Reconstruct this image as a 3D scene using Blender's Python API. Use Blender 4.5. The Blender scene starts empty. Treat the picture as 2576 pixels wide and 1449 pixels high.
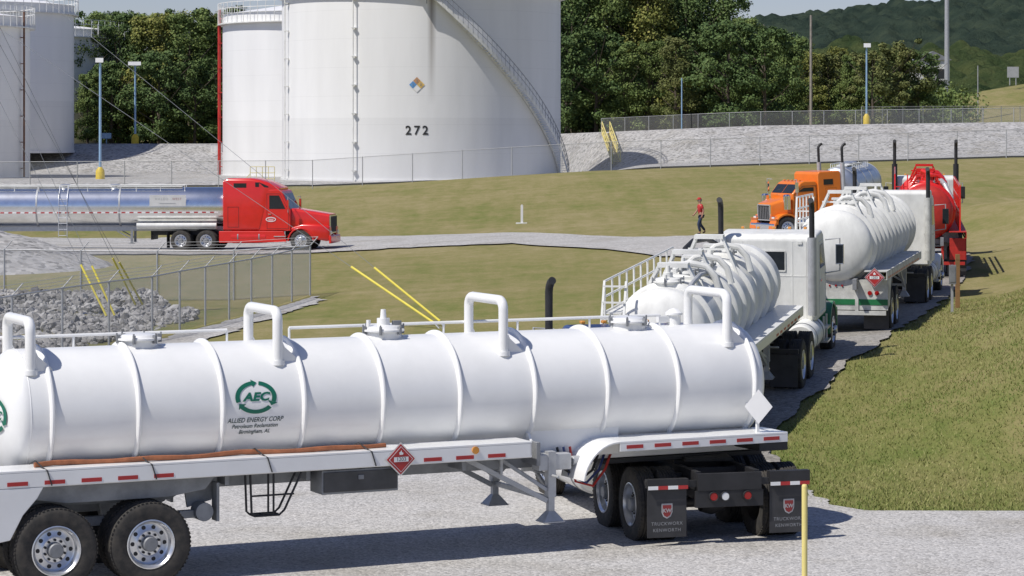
import bpy, bmesh, math, random
import numpy as np
from mathutils import Vector, Matrix, noise
random.seed(7); rng=np.random.default_rng(7)
SC=bpy.context.scene
COL=SC.collection
FPX=6400.0; CX=1288.0; HY=344.0; H=5.7
rad=math.radians
# ------------------------------------------------------------------ materials
_m={}
def M(name,col,rough=.5,metal=0.,var=.12,scale=3.,bump=0.,col2=None,coat=0.,bscale=None,alpha=1.,stretch=None):
    if name in _m: return _m[name]
    m=bpy.data.materials.new(name); m.use_nodes=True; _m[name]=m
    nt=m.node_tree; N=nt.nodes; Lk=nt.links; b=N['Principled BSDF']
    b.inputs['Roughness'].default_value=rough; b.inputs['Metallic'].default_value=metal
    b.inputs['Coat Weight'].default_value=coat; b.inputs['Coat Roughness'].default_value=.08
    tc=N.new('ShaderNodeTexCoord'); no=N.new('ShaderNodeTexNoise'); no.inputs['Scale'].default_value=scale
    no.inputs['Detail'].default_value=7; no.inputs['Roughness'].default_value=.65
    src=tc.outputs['Object']
    if stretch:
        mp=N.new('ShaderNodeMapping'); mp.inputs['Scale'].default_value=stretch; Lk.new(src,mp.inputs[0]); src=mp.outputs[0]
    Lk.new(src,no.inputs['Vector'])
    mx=N.new('ShaderNodeMix'); mx.data_type='RGBA'
    c2=col2 if col2 else tuple(c*(1-var) for c in col)
    mx.inputs[6].default_value=(*col,1); mx.inputs[7].default_value=(*c2,1)
    mr=N.new('ShaderNodeMapRange'); mr.inputs[1].default_value=.38; mr.inputs[2].default_value=.66
    Lk.new(no.outputs['Fac'],mr.inputs[0]); Lk.new(mr.outputs[0],mx.inputs[0]); Lk.new(mx.outputs[2],b.inputs['Base Color'])
    if bump:
        n2=N.new('ShaderNodeTexNoise'); n2.inputs['Scale'].default_value=bscale or scale*4; n2.inputs['Detail'].default_value=4
        Lk.new(tc.outputs['Object'],n2.inputs['Vector'])
        bp=N.new('ShaderNodeBump'); bp.inputs['Strength'].default_value=bump; bp.inputs['Distance'].default_value=.05
        Lk.new(n2.outputs['Fac'],bp.inputs['Height']); Lk.new(bp.outputs[0],b.inputs['Normal'])
    if alpha<1: b.inputs['Alpha'].default_value=alpha
    return m
def ramp(N,stops):
    r=N.new('ShaderNodeValToRGB'); e=r.color_ramp.elements
    while len(e)<len(stops): e.new(.5)
    for i,(p,c) in enumerate(stops): e[i].position=p; e[i].color=(*c,1)
    return r
def gravel_mat(name,base,scale=26,dark=.55,tint=(1,1,1)):
    m=bpy.data.materials.new(name); m.use_nodes=True; nt=m.node_tree; N=nt.nodes; Lk=nt.links; b=N['Principled BSDF']
    b.inputs['Roughness'].default_value=.95
    tc=N.new('ShaderNodeTexCoord')
    v=N.new('ShaderNodeTexVoronoi'); v.inputs['Scale'].default_value=scale; Lk.new(tc.outputs['Object'],v.inputs['Vector'])
    sep=N.new('ShaderNodeSeparateColor'); Lk.new(v.outputs['Color'],sep.inputs[0])
    g=lambda k:tuple(base*k*t for t in tint)
    r=ramp(N,[(0,g(dark)),(.35,g(.88)),(.8,g(1.08)),(1,g(1.3))]); Lk.new(sep.outputs[0],r.inputs[0])
    n=N.new('ShaderNodeTexNoise'); n.inputs['Scale'].default_value=.35; n.inputs['Detail'].default_value=8; n.inputs['Roughness'].default_value=.6
    Lk.new(tc.outputs['Object'],n.inputs['Vector'])
    r2=ramp(N,[(.3,(.76,.735,.68)),(.52,(1,1,1)),(.75,(1.0,.98,.95))]); Lk.new(n.outputs['Fac'],r2.inputs[0])
    mx=N.new('ShaderNodeMix'); mx.data_type='RGBA'; mx.blend_type='MULTIPLY'; mx.inputs[0].default_value=1
    Lk.new(r.outputs[0],mx.inputs[6]); Lk.new(r2.outputs[0],mx.inputs[7]); Lk.new(mx.outputs[2],b.inputs['Base Color'])
    bp=N.new('ShaderNodeBump'); bp.inputs['Strength'].default_value=.35; bp.inputs['Distance'].default_value=.02
    Lk.new(v.outputs['Distance'],bp.inputs['Height']); bp.invert=True; Lk.new(bp.outputs[0],b.inputs['Normal'])
    return m
def grass_mat():
    m=bpy.data.materials.new('grass'); m.use_nodes=True; nt=m.node_tree; N=nt.nodes; Lk=nt.links; b=N['Principled BSDF']
    b.inputs['Roughness'].default_value=1; b.inputs['Specular IOR Level'].default_value=.1
    tc=N.new('ShaderNodeTexCoord')
    def nz(s,d=6,r=.6,sc=(1,1,1),rot=0):
        mp=N.new('ShaderNodeMapping'); mp.inputs['Scale'].default_value=sc; mp.inputs['Rotation'].default_value=(0,0,rot); Lk.new(tc.outputs['Object'],mp.inputs[0])
        n=N.new('ShaderNodeTexNoise'); n.inputs['Scale'].default_value=s; n.inputs['Detail'].default_value=d; n.inputs['Roughness'].default_value=r
        Lk.new(mp.outputs[0],n.inputs['Vector']); return n
    def mth(op,*a):
        n=N.new('ShaderNodeMath'); n.operation=op
        for i,q in enumerate(a):
            if isinstance(q,(int,float)): n.inputs[i].default_value=q
            else: Lk.new(q,n.inputs[i])
        return n.outputs[0]
    a=nz(.11,8,.66,(1,.5,1)); c=nz(1.4,8,.78,(1,.4,1)); f=nz(16,4,.8); st=nz(.9,4,.6,(1,.06,1),rad(-62)); st2=nz(.5,4,.6,(.07,1,1),rad(8))
    v=mth('ADD',mth('MULTIPLY',c.outputs['Fac'],.36),mth('MULTIPLY',a.outputs['Fac'],.34)); v=mth('ADD',v,mth('MULTIPLY',st.outputs['Fac'],.16)); v=mth('ADD',v,mth('MULTIPLY',st2.outputs['Fac'],.14))
    sp=N.new('ShaderNodeSeparateXYZ'); Lk.new(tc.outputs['Object'],sp.inputs[0])
    near=N.new('ShaderNodeMapRange'); near.inputs[1].default_value=38; near.inputs[2].default_value=85; near.inputs[3].default_value=.035; near.inputs[4].default_value=-.03; Lk.new(sp.outputs[1],near.inputs[0])
    v=mth('SUBTRACT',v,near.outputs[0])
    r=ramp(N,[(.38,(.115,.15,.036)),(.46,(.18,.185,.062)),(.53,(.235,.21,.09)),(.64,(.31,.26,.14))])
    Lk.new(v,r.inputs[0])
    r2=ramp(N,[(.3,(.72,.74,.66)),(.5,(1,1,1)),(.72,(1.2,1.17,1.1))]); Lk.new(f.outputs['Fac'],r2.inputs[0])
    mx=N.new('ShaderNodeMix'); mx.data_type='RGBA'; mx.blend_type='MULTIPLY'; mx.inputs[0].default_value=1
    Lk.new(r.outputs[0],mx.inputs[6]); Lk.new(r2.outputs[0],mx.inputs[7]); Lk.new(mx.outputs[2],b.inputs['Base Color'])
    bp=N.new('ShaderNodeBump'); bp.inputs['Strength'].default_value=.4; bp.inputs['Distance'].default_value=.05
    Lk.new(f.outputs['Fac'],bp.inputs['Height']); Lk.new(bp.outputs[0],b.inputs['Normal'])
    return m
def leaf_mat(name,c1,c2,c3,scale=.25,isl=.35):
    m=bpy.data.materials.new(name); m.use_nodes=True; nt=m.node_tree; N=nt.nodes; Lk=nt.links; b=N['Principled BSDF']
    b.inputs['Roughness'].default_value=.7; b.inputs['Specular IOR Level'].default_value=.2
    tc=N.new('ShaderNodeTexCoord'); n=N.new('ShaderNodeTexNoise'); n.inputs['Scale'].default_value=scale; n.inputs['Detail'].default_value=5
    Lk.new(tc.outputs['Object'],n.inputs['Vector'])
    g=N.new('ShaderNodeNewGeometry'); ad=N.new('ShaderNodeMath'); ad.operation='MULTIPLY_ADD'; ad.inputs[1].default_value=isl
    Lk.new(g.outputs['Random Per Island'],ad.inputs[0]); sb=N.new('ShaderNodeMath'); sb.operation='SUBTRACT'; sb.inputs[1].default_value=isl/2
    Lk.new(n.outputs['Fac'],sb.inputs[0]); Lk.new(sb.outputs[0],ad.inputs[2])
    r=ramp(N,[(.3,c1),(.5,c2),(.72,c3)]); Lk.new(ad.outputs[0],r.inputs[0]); Lk.new(r.outputs[0],b.inputs['Base Color'])
    return m
WHITE=M('white_paint',(.84,.84,.82),.30,var=.07,scale=1.3,coat=.25)
WHITE2=M('white_paint_weathered',(.80,.80,.76),.5,var=.22,scale=2.2,stretch=(1,1,.5))
DIRTY=M('grimy_white_paint',(.62,.62,.58),.6,var=.4,scale=3)
GRAY=M('gray_metal',(.30,.31,.32),.55,metal=.3,var=.3)
GALV=M('galvanised_steel',(.50,.51,.52),.5,metal=.3,var=.2,scale=6)
DARK=M('black_metal',(.025,.025,.027),.55,var=.4)
RUB=M('tyre_rubber',(.030,.029,.027),.85,var=.35,scale=9,col2=(.068,.060,.050))
ALU=M('polished_aluminium',(.80,.81,.82),.28,metal=.8,var=.15,scale=8)
CHROME=M('chrome',(.85,.86,.88),.10,metal=1,var=.08)
TANKCH=M('brushed_tank_steel',(.90,.91,.92),.24,metal=1,var=.14,scale=2)
TANKDU=M('dull_tank_aluminium',(.52,.56,.62),.42,metal=.85,var=.2,scale=2)
GLASS=M('dark_glass',(.02,.025,.03),.06,var=.2)
RED=M('red_paint',(.68,.018,.012),.3,var=.1,coat=.5)
REDW=M('red_paint_worn',(.52,.03,.02),.5,var=.3)
ORANGE=M('orange_paint',(.80,.20,.015),.32,var=.1,coat=.4)
GREEN=M('green_paint',(.02,.17,.06),.35,var=.2,coat=.3)
BLUE=M('blue_paint',(.015,.04,.17),.35,var=.15,coat=.4)
YEL=M('yellow_paint',(.72,.52,.03),.5,var=.2)
YEL2=M('pale_yellow_plastic',(.80,.68,.24),.5,var=.12)
YEL3=M('bright_yellow_plastic',(.85,.72,.10),.5,var=.1)
PBLUE=M('pale_blue_paint',(.28,.44,.62),.5,var=.15)
TAPER=M('red_reflective_tape',(.45,.03,.03),.35,var=.15)
LOGOG=M('green_decal',(.005,.14,.085),.5,var=.05)
LOGOD=M('dark_decal',(.06,.09,.09),.5,var=.1)
BLACKD=M('black_decal',(.03,.03,.03),.5,var=.2)
WDEC=M('white_decal',(.80,.80,.79),.4,var=.05)
HOSE=M('brown_hose',(.34,.12,.05),.6,var=.35,scale=8)
RLIGHT=M('red_lamp_lens',(.35,.01,.01),.15,var=.1)
WLIGHT=M('clear_lamp_lens',(.8,.8,.78),.15,var=.1)
ALIGHT=M('amber_lamp_lens',(.7,.3,.05),.2,var=.1)
WOODP=M('weathered_wood',(.32,.29,.25),.9,var=.35,scale=4)
FLAP=M('mudflap_rubber',(.045,.045,.047),.6,var=.35)
RUST=M('rusty_steel',(.20,.09,.05),.8,var=.4)
# ------------------------------------------------------------------ mesh builder
class MB:
    def __init__(s): s.v=[];s.f=[];s.m=[]
    def add(s,vs,fs,m=0):
        b=len(s.v); s.v+=[tuple(v) for v in vs]
        for f in fs: s.f.append(tuple(i+b for i in f)); s.m.append(m)
    def box(s,c,d,m=0,rot=None):
        x,y,z=[k/2 for k in d]; vs=[Vector(p) for p in((-x,-y,-z),(x,-y,-z),(x,y,-z),(-x,y,-z),(-x,-y,z),(x,-y,z),(x,y,z),(-x,y,z))]
        if rot: 
            R=Matrix.Rotation(rot[1],3,rot[0]); vs=[R@v for v in vs]
        c=Vector(c); s.add([v+c for v in vs],[(0,3,2,1),(4,5,6,7),(0,1,5,4),(1,2,6,5),(2,3,7,6),(3,0,4,7)],m)
    def bx(s,x0,x1,y0,y1,z0,z1,m=0): s.box(((x0+x1)/2,(y0+y1)/2,(z0+z1)/2),(x1-x0,y1-y0,z1-z0),m)
    def beam(s,p0,p1,w,h,m=0):
        p0=Vector(p0);p1=Vector(p1);d=(p1-p0).normalized(); up=Vector((0,0,1)) if abs(d.z)<.95 else Vector((1,0,0))
        a=d.cross(up).normalized()*w/2; b=a.cross(d).normalized()*h/2
        s.add([p0-a-b,p0+a-b,p0+a+b,p0-a+b,p1-a-b,p1+a-b,p1+a+b,p1-a+b],[(0,3,2,1),(4,5,6,7),(0,1,5,4),(1,2,6,5),(2,3,7,6),(3,0,4,7)],m)
    def cyl(s,p0,p1,r,r1=None,n=14,m=0):
        r1=r if r1 is None else r1; p0=Vector(p0);p1=Vector(p1);d=(p1-p0).normalized(); up=Vector((0,0,1)) if abs(d.z)<.95 else Vector((1,0,0))
        a=d.cross(up).normalized(); b=a.cross(d).normalized(); vs=[]
        for p,rr in((p0,r),(p1,r1)):
            for i in range(n): t=2*math.pi*i/n; vs.append(p+a*rr*math.cos(t)+b*rr*math.sin(t))
        fs=[(i,(i+1)%n,n+(i+1)%n,n+i) for i in range(n)]+[tuple(range(n)),tuple(range(n,2*n))]
        s.add(vs,fs,m)
    def tube(s,pts,r,n=8,m=0):
        pts=[Vector(p) for p in pts]; vs=[];k=len(pts); pa=None
        for i,p in enumerate(pts):
            d=(pts[min(i+1,k-1)]-pts[max(i-1,0)]).normalized()
            if pa is None:
                up=Vector((0,0,1)) if abs(d.z)<.9 else Vector((1,0,0)); a=d.cross(up).normalized()
            else: a=(pa-d*pa.dot(d)).normalized()
            pa=a; b=a.cross(d)
            rr=r[i] if isinstance(r,(list,tuple)) else r
            for j in range(n): t=2*math.pi*j/n; vs.append(p+a*rr*math.cos(t)+b*rr*math.sin(t))
        fs=[(i*n+j,i*n+(j+1)%n,(i+1)*n+(j+1)%n,(i+1)*n+j) for i in range(k-1) for j in range(n)]+[tuple(range(n)),tuple(range((k-1)*n,k*n))]
        s.add(vs,fs,m)
    def lathe(s,prof,n=32,o=(0,0,0),ax='x',m=0,caps=True):
        vs=[];o=Vector(o);k=len(prof)
        for a,r in prof:
            for j in range(n):
                t=2*math.pi*j/n;c=r*math.cos(t);d=r*math.sin(t)
                vs.append(o+Vector({'x':(a,c,d),'y':(c,a,d),'z':(c,d,a)}[ax]))
        fs=[(i*n+j,i*n+(j+1)%n,(i+1)*n+(j+1)%n,(i+1)*n+j) for i in range(k-1) for j in range(n)]
        if caps: fs+=[tuple(range(n)),tuple(range((k-1)*n,k*n))]
        s.add(vs,fs,m)
    def prism(s,poly,y0,y1,m=0,ax='y'):
        n=len(poly)
        f={'y':lambda a,b,c:(a,c,b),'x':lambda a,b,c:(c,a,b),'z':lambda a,b,c:(a,b,c)}[ax]
        vs=[f(a,b,y0) for a,b in poly]+[f(a,b,y1) for a,b in poly]
        s.add(vs,[tuple(range(n)),tuple(range(n,2*n))]+[(i,(i+1)%n,n+(i+1)%n,n+i) for i in range(n)],m)
    def loft(s,secs,m=0,caps=True):
        n=len(secs[0]);vs=[p for q in secs for p in q];k=len(secs)
        fs=[(i*n+j,i*n+(j+1)%n,(i+1)*n+(j+1)%n,(i+1)*n+j) for i in range(k-1) for j in range(n)]
        if caps: fs+=[tuple(range(n)),tuple(range((k-1)*n,k*n))]
        s.add(vs,fs,m)
    def mesh(s,name,mats,ang=35,recalc=True):
        me=bpy.data.meshes.new(name); me.from_pydata(s.v,[],s.f)
        for m in mats: me.materials.append(m)
        me.polygons.foreach_set('material_index',s.m)
        bm=bmesh.new(); bm.from_mesh(me)
        if recalc: bmesh.ops.recalc_face_normals(bm,faces=bm.faces)
        for f in bm.faces: f.smooth=True
        ca=rad(ang)
        for e in bm.edges:
            if len(e.link_faces)==2 and e.calc_face_angle(0)>ca: e.smooth=False
        bm.to_mesh(me); bm.free(); return me
def rr(x,w,z0,z1,r,n=3,yc=0):
    out=[]
    for cx,cz,a0 in((w-r,z1-r,0),(-w+r,z1-r,90),(-w+r,z0+r,180),(w-r,z0+r,270)):
        for i in range(n+1):
            t=rad(a0+90*i/n); out.append((x,yc+cx+r*math.cos(t),cz+r*math.sin(t)))
    return out
def obj(name,me,parent=None,loc=(0,0,0)):
    o=bpy.data.objects.new(name,me); COL.objects.link(o); o.location=loc
    if parent: o.parent=parent
    return o
def add(name,mb,mats,parent=None,loc=(0,0,0),bevel=0,label=None,ang=35):
    if not isinstance(mats,(list,tuple)): mats=[mats]
    o=obj(name,mb.mesh(name,mats,ang),parent,loc)
    if bevel:
        b=o.modifiers.new('bevel','BEVEL'); b.width=bevel; b.segments=2; b.limit_method='ANGLE'; b.angle_limit=rad(40); b.harden_normals=True
    if label: o['label']=label
    return o
def E(name,loc,F=(1,0,0)):
    o=bpy.data.objects.new(name,None); COL.objects.link(o); o.empty_display_size=.3
    X=Vector(F).normalized(); Y=Vector((0,0,1)).cross(X).normalized(); Z=X.cross(Y)
    o.matrix_world=Matrix.Translation(loc)@Matrix((X,Y,Z)).transposed().to_4x4(); return o
def top(o,label,cat,group=None):
    o['label']=label;o['category']=cat
    if group:o['group']=group
    return o
def struct(o): o['kind']='structure'; return o
def txt(mb,s,size,fn,m=0,bold=0,shear=0,space=1.,stretch=1.):
    cu=bpy.data.curves.new('t','FONT'); cu.body=s; cu.size=size; cu.align_x='CENTER'; cu.align_y='CENTER'; cu.offset=bold; cu.shear=shear; cu.space_character=space; cu.resolution_u=3
    o=bpy.data.objects.new('t',cu); COL.objects.link(o); bpy.context.view_layer.update()
    me=bpy.data.meshes.new_from_object(o.evaluated_get(bpy.context.evaluated_depsgraph_get()))
    mb.add([fn(v.co.x*stretch,v.co.y) for v in me.vertices],[tuple(p.vertices) for p in me.polygons],m)
    bpy.data.objects.remove(o); bpy.data.curves.remove(cu); bpy.data.meshes.remove(me)
def W(px,D,y=None):
    X=(px-CX)/FPX*D
    return (X,D,H-(y-HY)/FPX*D) if y is not None else (X,D)
# ------------------------------------------------------------------ terrain
sm=lambda t:(lambda u:u*u*(3-2*u))(np.clip(t,0,1))
XRD=[0,37.8,38.6,39.4,41,45,48,52,55.7,58.5,66.7,80,90,99,112,128,150]
XRX=[70,70,5.4,5.0,4.6,4.6,5.0,6.3,7.4,8.5,10.9,14.2,16.3,17.2,17.4,16.5,16]
B0X=[-100,0,4,7,10,17,100]; B0Y=[262,262,256,243,233,225,220]
def gz(x,y):
    x=np.asarray(x,float);y=np.asarray(y,float)
    base=np.clip(.5+.05*x,0,1.6)*sm((y-42)/18)
    xr=np.interp(y,XRD,XRX)
    bank=1.45*sm((x-xr-.7)/6)*sm((y-38.3)/8)*(1-sm((y-105)/40))
    zf=np.interp(x,[-60,-16.3,-.9,6.8,41,90],[1.3,1.5,2.5,2.95,4.0,4.6])
    h=sm((y-138)/62); z=(base+bank)*(1-h)+zf*h
    w=sm((y-206)/5)*(1-sm((x-4)/8)); z=z*(1-w)+1.8*w
    b0=np.interp(x,B0X,B0Y); tz=np.interp(x,[-60,-27,4.6,23,48,90],[4.8,4.8,5.85,6.6,6.95,7.2])
    t=np.clip((y-b0)/14,0,1); t=t*.8+.2*sm(t); z=z+(tz-z)*t
    z=z+6.4*np.exp(-(((x-72)/18)**2+((y-335)/28)**2))
    und=.05*np.sin(x*.31+y*.17)+.05*np.sin(x*.13-y*.23+1)
    z=z+und*sm((y-48)/15)*(1-sm((y-138)/20))
    return z
def G(x,y): return float(gz(x,y))
def rawmesh(name,V,Fc,mat,smooth=True,link=True):
    me=bpy.data.meshes.new(name); k=Fc.shape[1]
    me.vertices.add(len(V)); me.vertices.foreach_set('co',V.astype(np.float32).ravel())
    me.loops.add(Fc.size); me.loops.foreach_set('vertex_index',Fc.astype(np.int32).ravel())
    me.polygons.add(len(Fc)); me.polygons.foreach_set('loop_start',np.arange(0,Fc.size,k,dtype=np.int32)); me.polygons.foreach_set('loop_total',np.full(len(Fc),k,dtype=np.int32))
    me.update(calc_edges=True); me.validate()
    me.polygons.foreach_set('use_smooth',[smooth]*len(me.polygons)); me.materials.append(mat)
    return obj(name,me) if link else me
def gridmesh(name,xs,ys,zf,mat):
    X,Y=np.meshgrid(xs,ys); Z=zf(X,Y); V=np.stack([X.ravel(),Y.ravel(),Z.ravel()],1); nx=len(xs);ny=len(ys)
    i=(np.arange(ny-1)[:,None]*nx+np.arange(nx-1)[None]).ravel()
    return rawmesh(name,V,np.stack([i,i+1,i+nx+1,i+nx],1),mat)
xs=np.concatenate([-np.geomspace(3000,62,26),np.arange(-60,0,1.),np.arange(0,24,.5),np.arange(24,60.1,1.),np.geomspace(62,3000,26)])
ys=np.concatenate([[-60,-20,0,10],np.arange(16,36,.8),np.arange(36,80,.5),np.arange(80,300,1.4),np.geomspace(302,6000,30)])
GR=grass_mat()
struct(gridmesh('ground',xs,ys,gz,GR))
GV=gravel_mat('gravel',.475,30,.58,(1,.975,.935)); GV2=gravel_mat('berm_gravel',.39,4.5,.45,(1,.98,.95)); GV3=gravel_mat('road_gravel',.43,16,.6,(1,.975,.93)); GV4=gravel_mat('shaded_dirt_road_gravel',.30,18,.55,(1,.95,.87))  # lane gravel: brown dirt tone, with shadow on the lane darkened into it
def strip(name,rows,n,mat,off,along='y'):
    V=[];k=n+1
    for a,b0,b1 in rows:
        for j in range(k):
            b=b0+(b1-b0)*j/n
            x,y=(b,a) if along=='y' else (a,b)
            V.append((x,y,G(x,y)+off))
    V=np.array(V); i=(np.arange(len(rows)-1)[:,None]*k+np.arange(n)[None]).ravel()
    return struct(rawmesh(name,V,np.stack([i,i+1,i+k+1,i+k],1),mat))
jit=lambda t,s=0:.22*noise.noise((t*.6,s,0))+.14*noise.noise((t*1.9,s,5))+.06*noise.noise((t*6,s,8))
rows=[]
for y in np.concatenate([np.arange(14,37.6,.8),np.arange(37.6,62,.1)]):
    r=float(np.interp(y,XRD,XRX)); 
    if r<60: r+=jit(y)
    else: r=60
    if y>47: r-=.5
    rows.append((y,-50+jit(y,3)*2,r))
strip('gravel_yard',rows,120,GV,.03)
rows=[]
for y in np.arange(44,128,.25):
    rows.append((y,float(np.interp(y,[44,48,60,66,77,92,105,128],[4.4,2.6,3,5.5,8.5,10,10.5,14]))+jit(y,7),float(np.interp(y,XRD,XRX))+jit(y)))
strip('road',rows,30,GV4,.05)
rows=[]
for x in np.arange(-48,15.5,.5):
    rows.append((x,float(np.interp(x,[-48,-30,-10,0,6,12,26],[112,116,124,123,103,95,100]))+jit(x,9)*4,float(np.interp(x,[-48,-10,0,6,12,26],[140,143,137,125,122,125]))+jit(x,11)*4))
strip('gravel_track',rows,50,GV3,.065,'x')
rows=[]
for x in np.arange(-90,95,.7):
    b0=float(np.interp(x,B0X,B0Y)); rows.append((x,208.2+jit(x,13)*1.5,b0+19+jit(x,15)*2))
strip('gravel_berm',rows,64,GV2,.14,'x')
# ------------------------------------------------------------------ wheels
def wheel_meshes():
    p=[(-.115,.29),(-.135,.33),(-.14,.40),(-.138,.46),(-.128,.50),(-.108,.52)]
    for c in(-.065,-.022,.022,.065): p+=[(c-.012,.522),(c-.009,.507),(c+.009,.507),(c+.012,.522)]
    p+=[(.108,.52),(.128,.50),(.138,.46),(.14,.40),(.135,.33),(.115,.29),(.0,.285),(-.115,.29)]
    mb=MB(); mb.lathe(p,48,ax='y',caps=False)
    for i in range(60):
        t=2*math.pi*i/60
        for sgn in(-1,1):
            R=Matrix.Rotation(t,3,'Y'); c=R@Vector((0,sgn*.116,.517)); mb.box(c,(.028,.026,.014),0,('Y',t))
    tyre=mb.mesh('tyre',[RUB],50)
    rims={}
    for sgn in(-1,1):
        for dp,key in((.0,'deep'),(.085,'flat')):
            mb=MB(); d0=.02+dp
            mb.lathe([(sgn*a,r) for a,r in[(.118,.298),(.134,.308),(.138,.295),(.12,.282),(.105,.268),(d0+.01,.258),(d0,.240),(d0+.012,.17),(d0+.03,.15),(d0+.03,.0)]],40,ax='y',caps=False)
            for i in range(10):
                t=2*math.pi*i/10; c=Vector((.205*math.cos(t),sgn*(d0+.006),.205*math.sin(t)))
                mb.cyl(c-Vector((0,.004,0)),c+Vector((0,.006,0)),.027,n=12,m=1)
                t+=.31; c=Vector((.128*math.cos(t),sgn*(d0+.03),.128*math.sin(t))); mb.cyl(c,c+Vector((0,sgn*.03,0)),.016,n=6,m=1)
            mb.lathe([(sgn*a,r) for a,r in[(d0+.02,.10),(d0+.10,.095),(d0+.115,.08),(d0+.115,.0)]],20,ax='y',m=2,caps=False)
            mb.lathe([(sgn*a,r) for a,r in[(-.11,.285),(-.11,0)]],20,ax='y',m=1,caps=False)
            rims[(sgn,key)]=mb
    return tyre,rims
TYRE,RIMS=wheel_meshes(); _rc={}
def wheel(par,x,y,z,dual=True,mats=(ALU,DARK,GRAY),r=.52,steer=False):
    sgn=1 if y>0 else -1
    w=bpy.data.objects.new('wheel',None); COL.objects.link(w); w.parent=par; w.location=(x,y,z); w.scale=(r/.52,1,r/.52); w.empty_display_size=.2
    obj('tyre',TYRE,w)
    if dual: obj('tyre',TYRE,w,(0,-sgn*.33,0))
    k=(sgn,'flat' if steer else 'deep',mats[0].name)
    if k not in _rc: _rc[k]=RIMS[k[:2]].mesh('rim',list(mats))
    obj('rim',_rc[k],w)
    return w
# ------------------------------------------------------------------ helpers for vehicles
def diamond(mb,c,a,u,v,m=0,th=.004):
    c=Vector(c);u=Vector(u);v=Vector(v);w=u.cross(v).normalized()*th
    P=[c+u*a,c+v*a,c-u*a,c-v*a]; mb.add([p-w for p in P]+[p+w for p in P],[(0,1,2,3),(4,5,6,7),(0,1,5,4),(1,2,6,5),(2,3,7,6),(3,0,4,7)],m)
def placard(par,c,u,v,a=.19,red=True,text='1203'):
    mb=MB(); c=Vector(c); u=Vector(u);v=Vector(v); w=u.cross(v).normalized()
    diamond(mb,c,a*1.12,u,v,0,.004)
    if red:
        diamond(mb,c+w*.009,a,u,v,1,.003); diamond(mb,c+w*.0145,a*.86,u,v,2,.001); diamond(mb,c+w*.018,a*.81,u,v,1,.001)
        f=lambda p,q:c+w*.0235+u*p+v*q
        mb.add([f(-.52*a,-.16*a),f(.52*a,-.16*a),f(.52*a,.16*a),f(-.52*a,.16*a)],[(0,1,2,3)],2)
        txt(mb,text,a*.36,lambda p,q:c+w*.0265+u*p+v*q,3)
        mb.add([f(-.12*a,.3*a),f(.12*a,.3*a),f(.16*a,.42*a),f(.05*a,.48*a),f(.02*a,.62*a),f(-.07*a,.5*a),f(-.15*a,.45*a)],[tuple(range(7))],2)
        return add('hazard_placard',mb,[ALU,TAPER,WDEC,BLACKD],par)
    return add('placard_holder',mb,[WDEC],par)
def U_guard(x,w,z0,z1,k=5):
    pts=[(x,-w,z0)]
    rc=.13
    for i in range(k+1): t=rad(90*i/k); pts.append((x,-w+rc-rc*math.cos(t),z1-rc+rc*math.sin(t)))
    for i in range(k+1): t=rad(90*i/k); pts.append((x,w-rc+rc*math.sin(t),z1-rc+rc*math.cos(t)))
    pts.append((x,w,z0)); return pts
def emblem(mb,fn,a=.285,b=.215,m=0):
    for k in range(3):
        t0=rad(100+120*k); t1=t0+rad(98); n=14; vs=[];fs=[]
        for i in range(n+1):
            t=t0+(t1-t0)*i/n; th=.052
            for q in(1,1-th/b*1.0): vs.append(fn(a*q*math.cos(t)*(1 if q==1 else 1.03),b*q*math.sin(t)))
        fs=[(2*i,2*i+1,2*i+3,2*i+2) for i in range(n)]
        mb.add(vs,fs,m)
        tt=t0; ext=rad(-16)
        mb.add([fn(a*1.1*math.cos(tt),b*1.12*math.sin(tt)),fn(a*.62*math.cos(tt),b*.62*math.sin(tt)),fn(a*.9*math.cos(tt+ext),b*.9*math.sin(tt+ext))],[(0,1,2)],m)
    txt(mb,'AEC',.15,fn,m,bold=.006,shear=.25,stretch=1.25)
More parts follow.
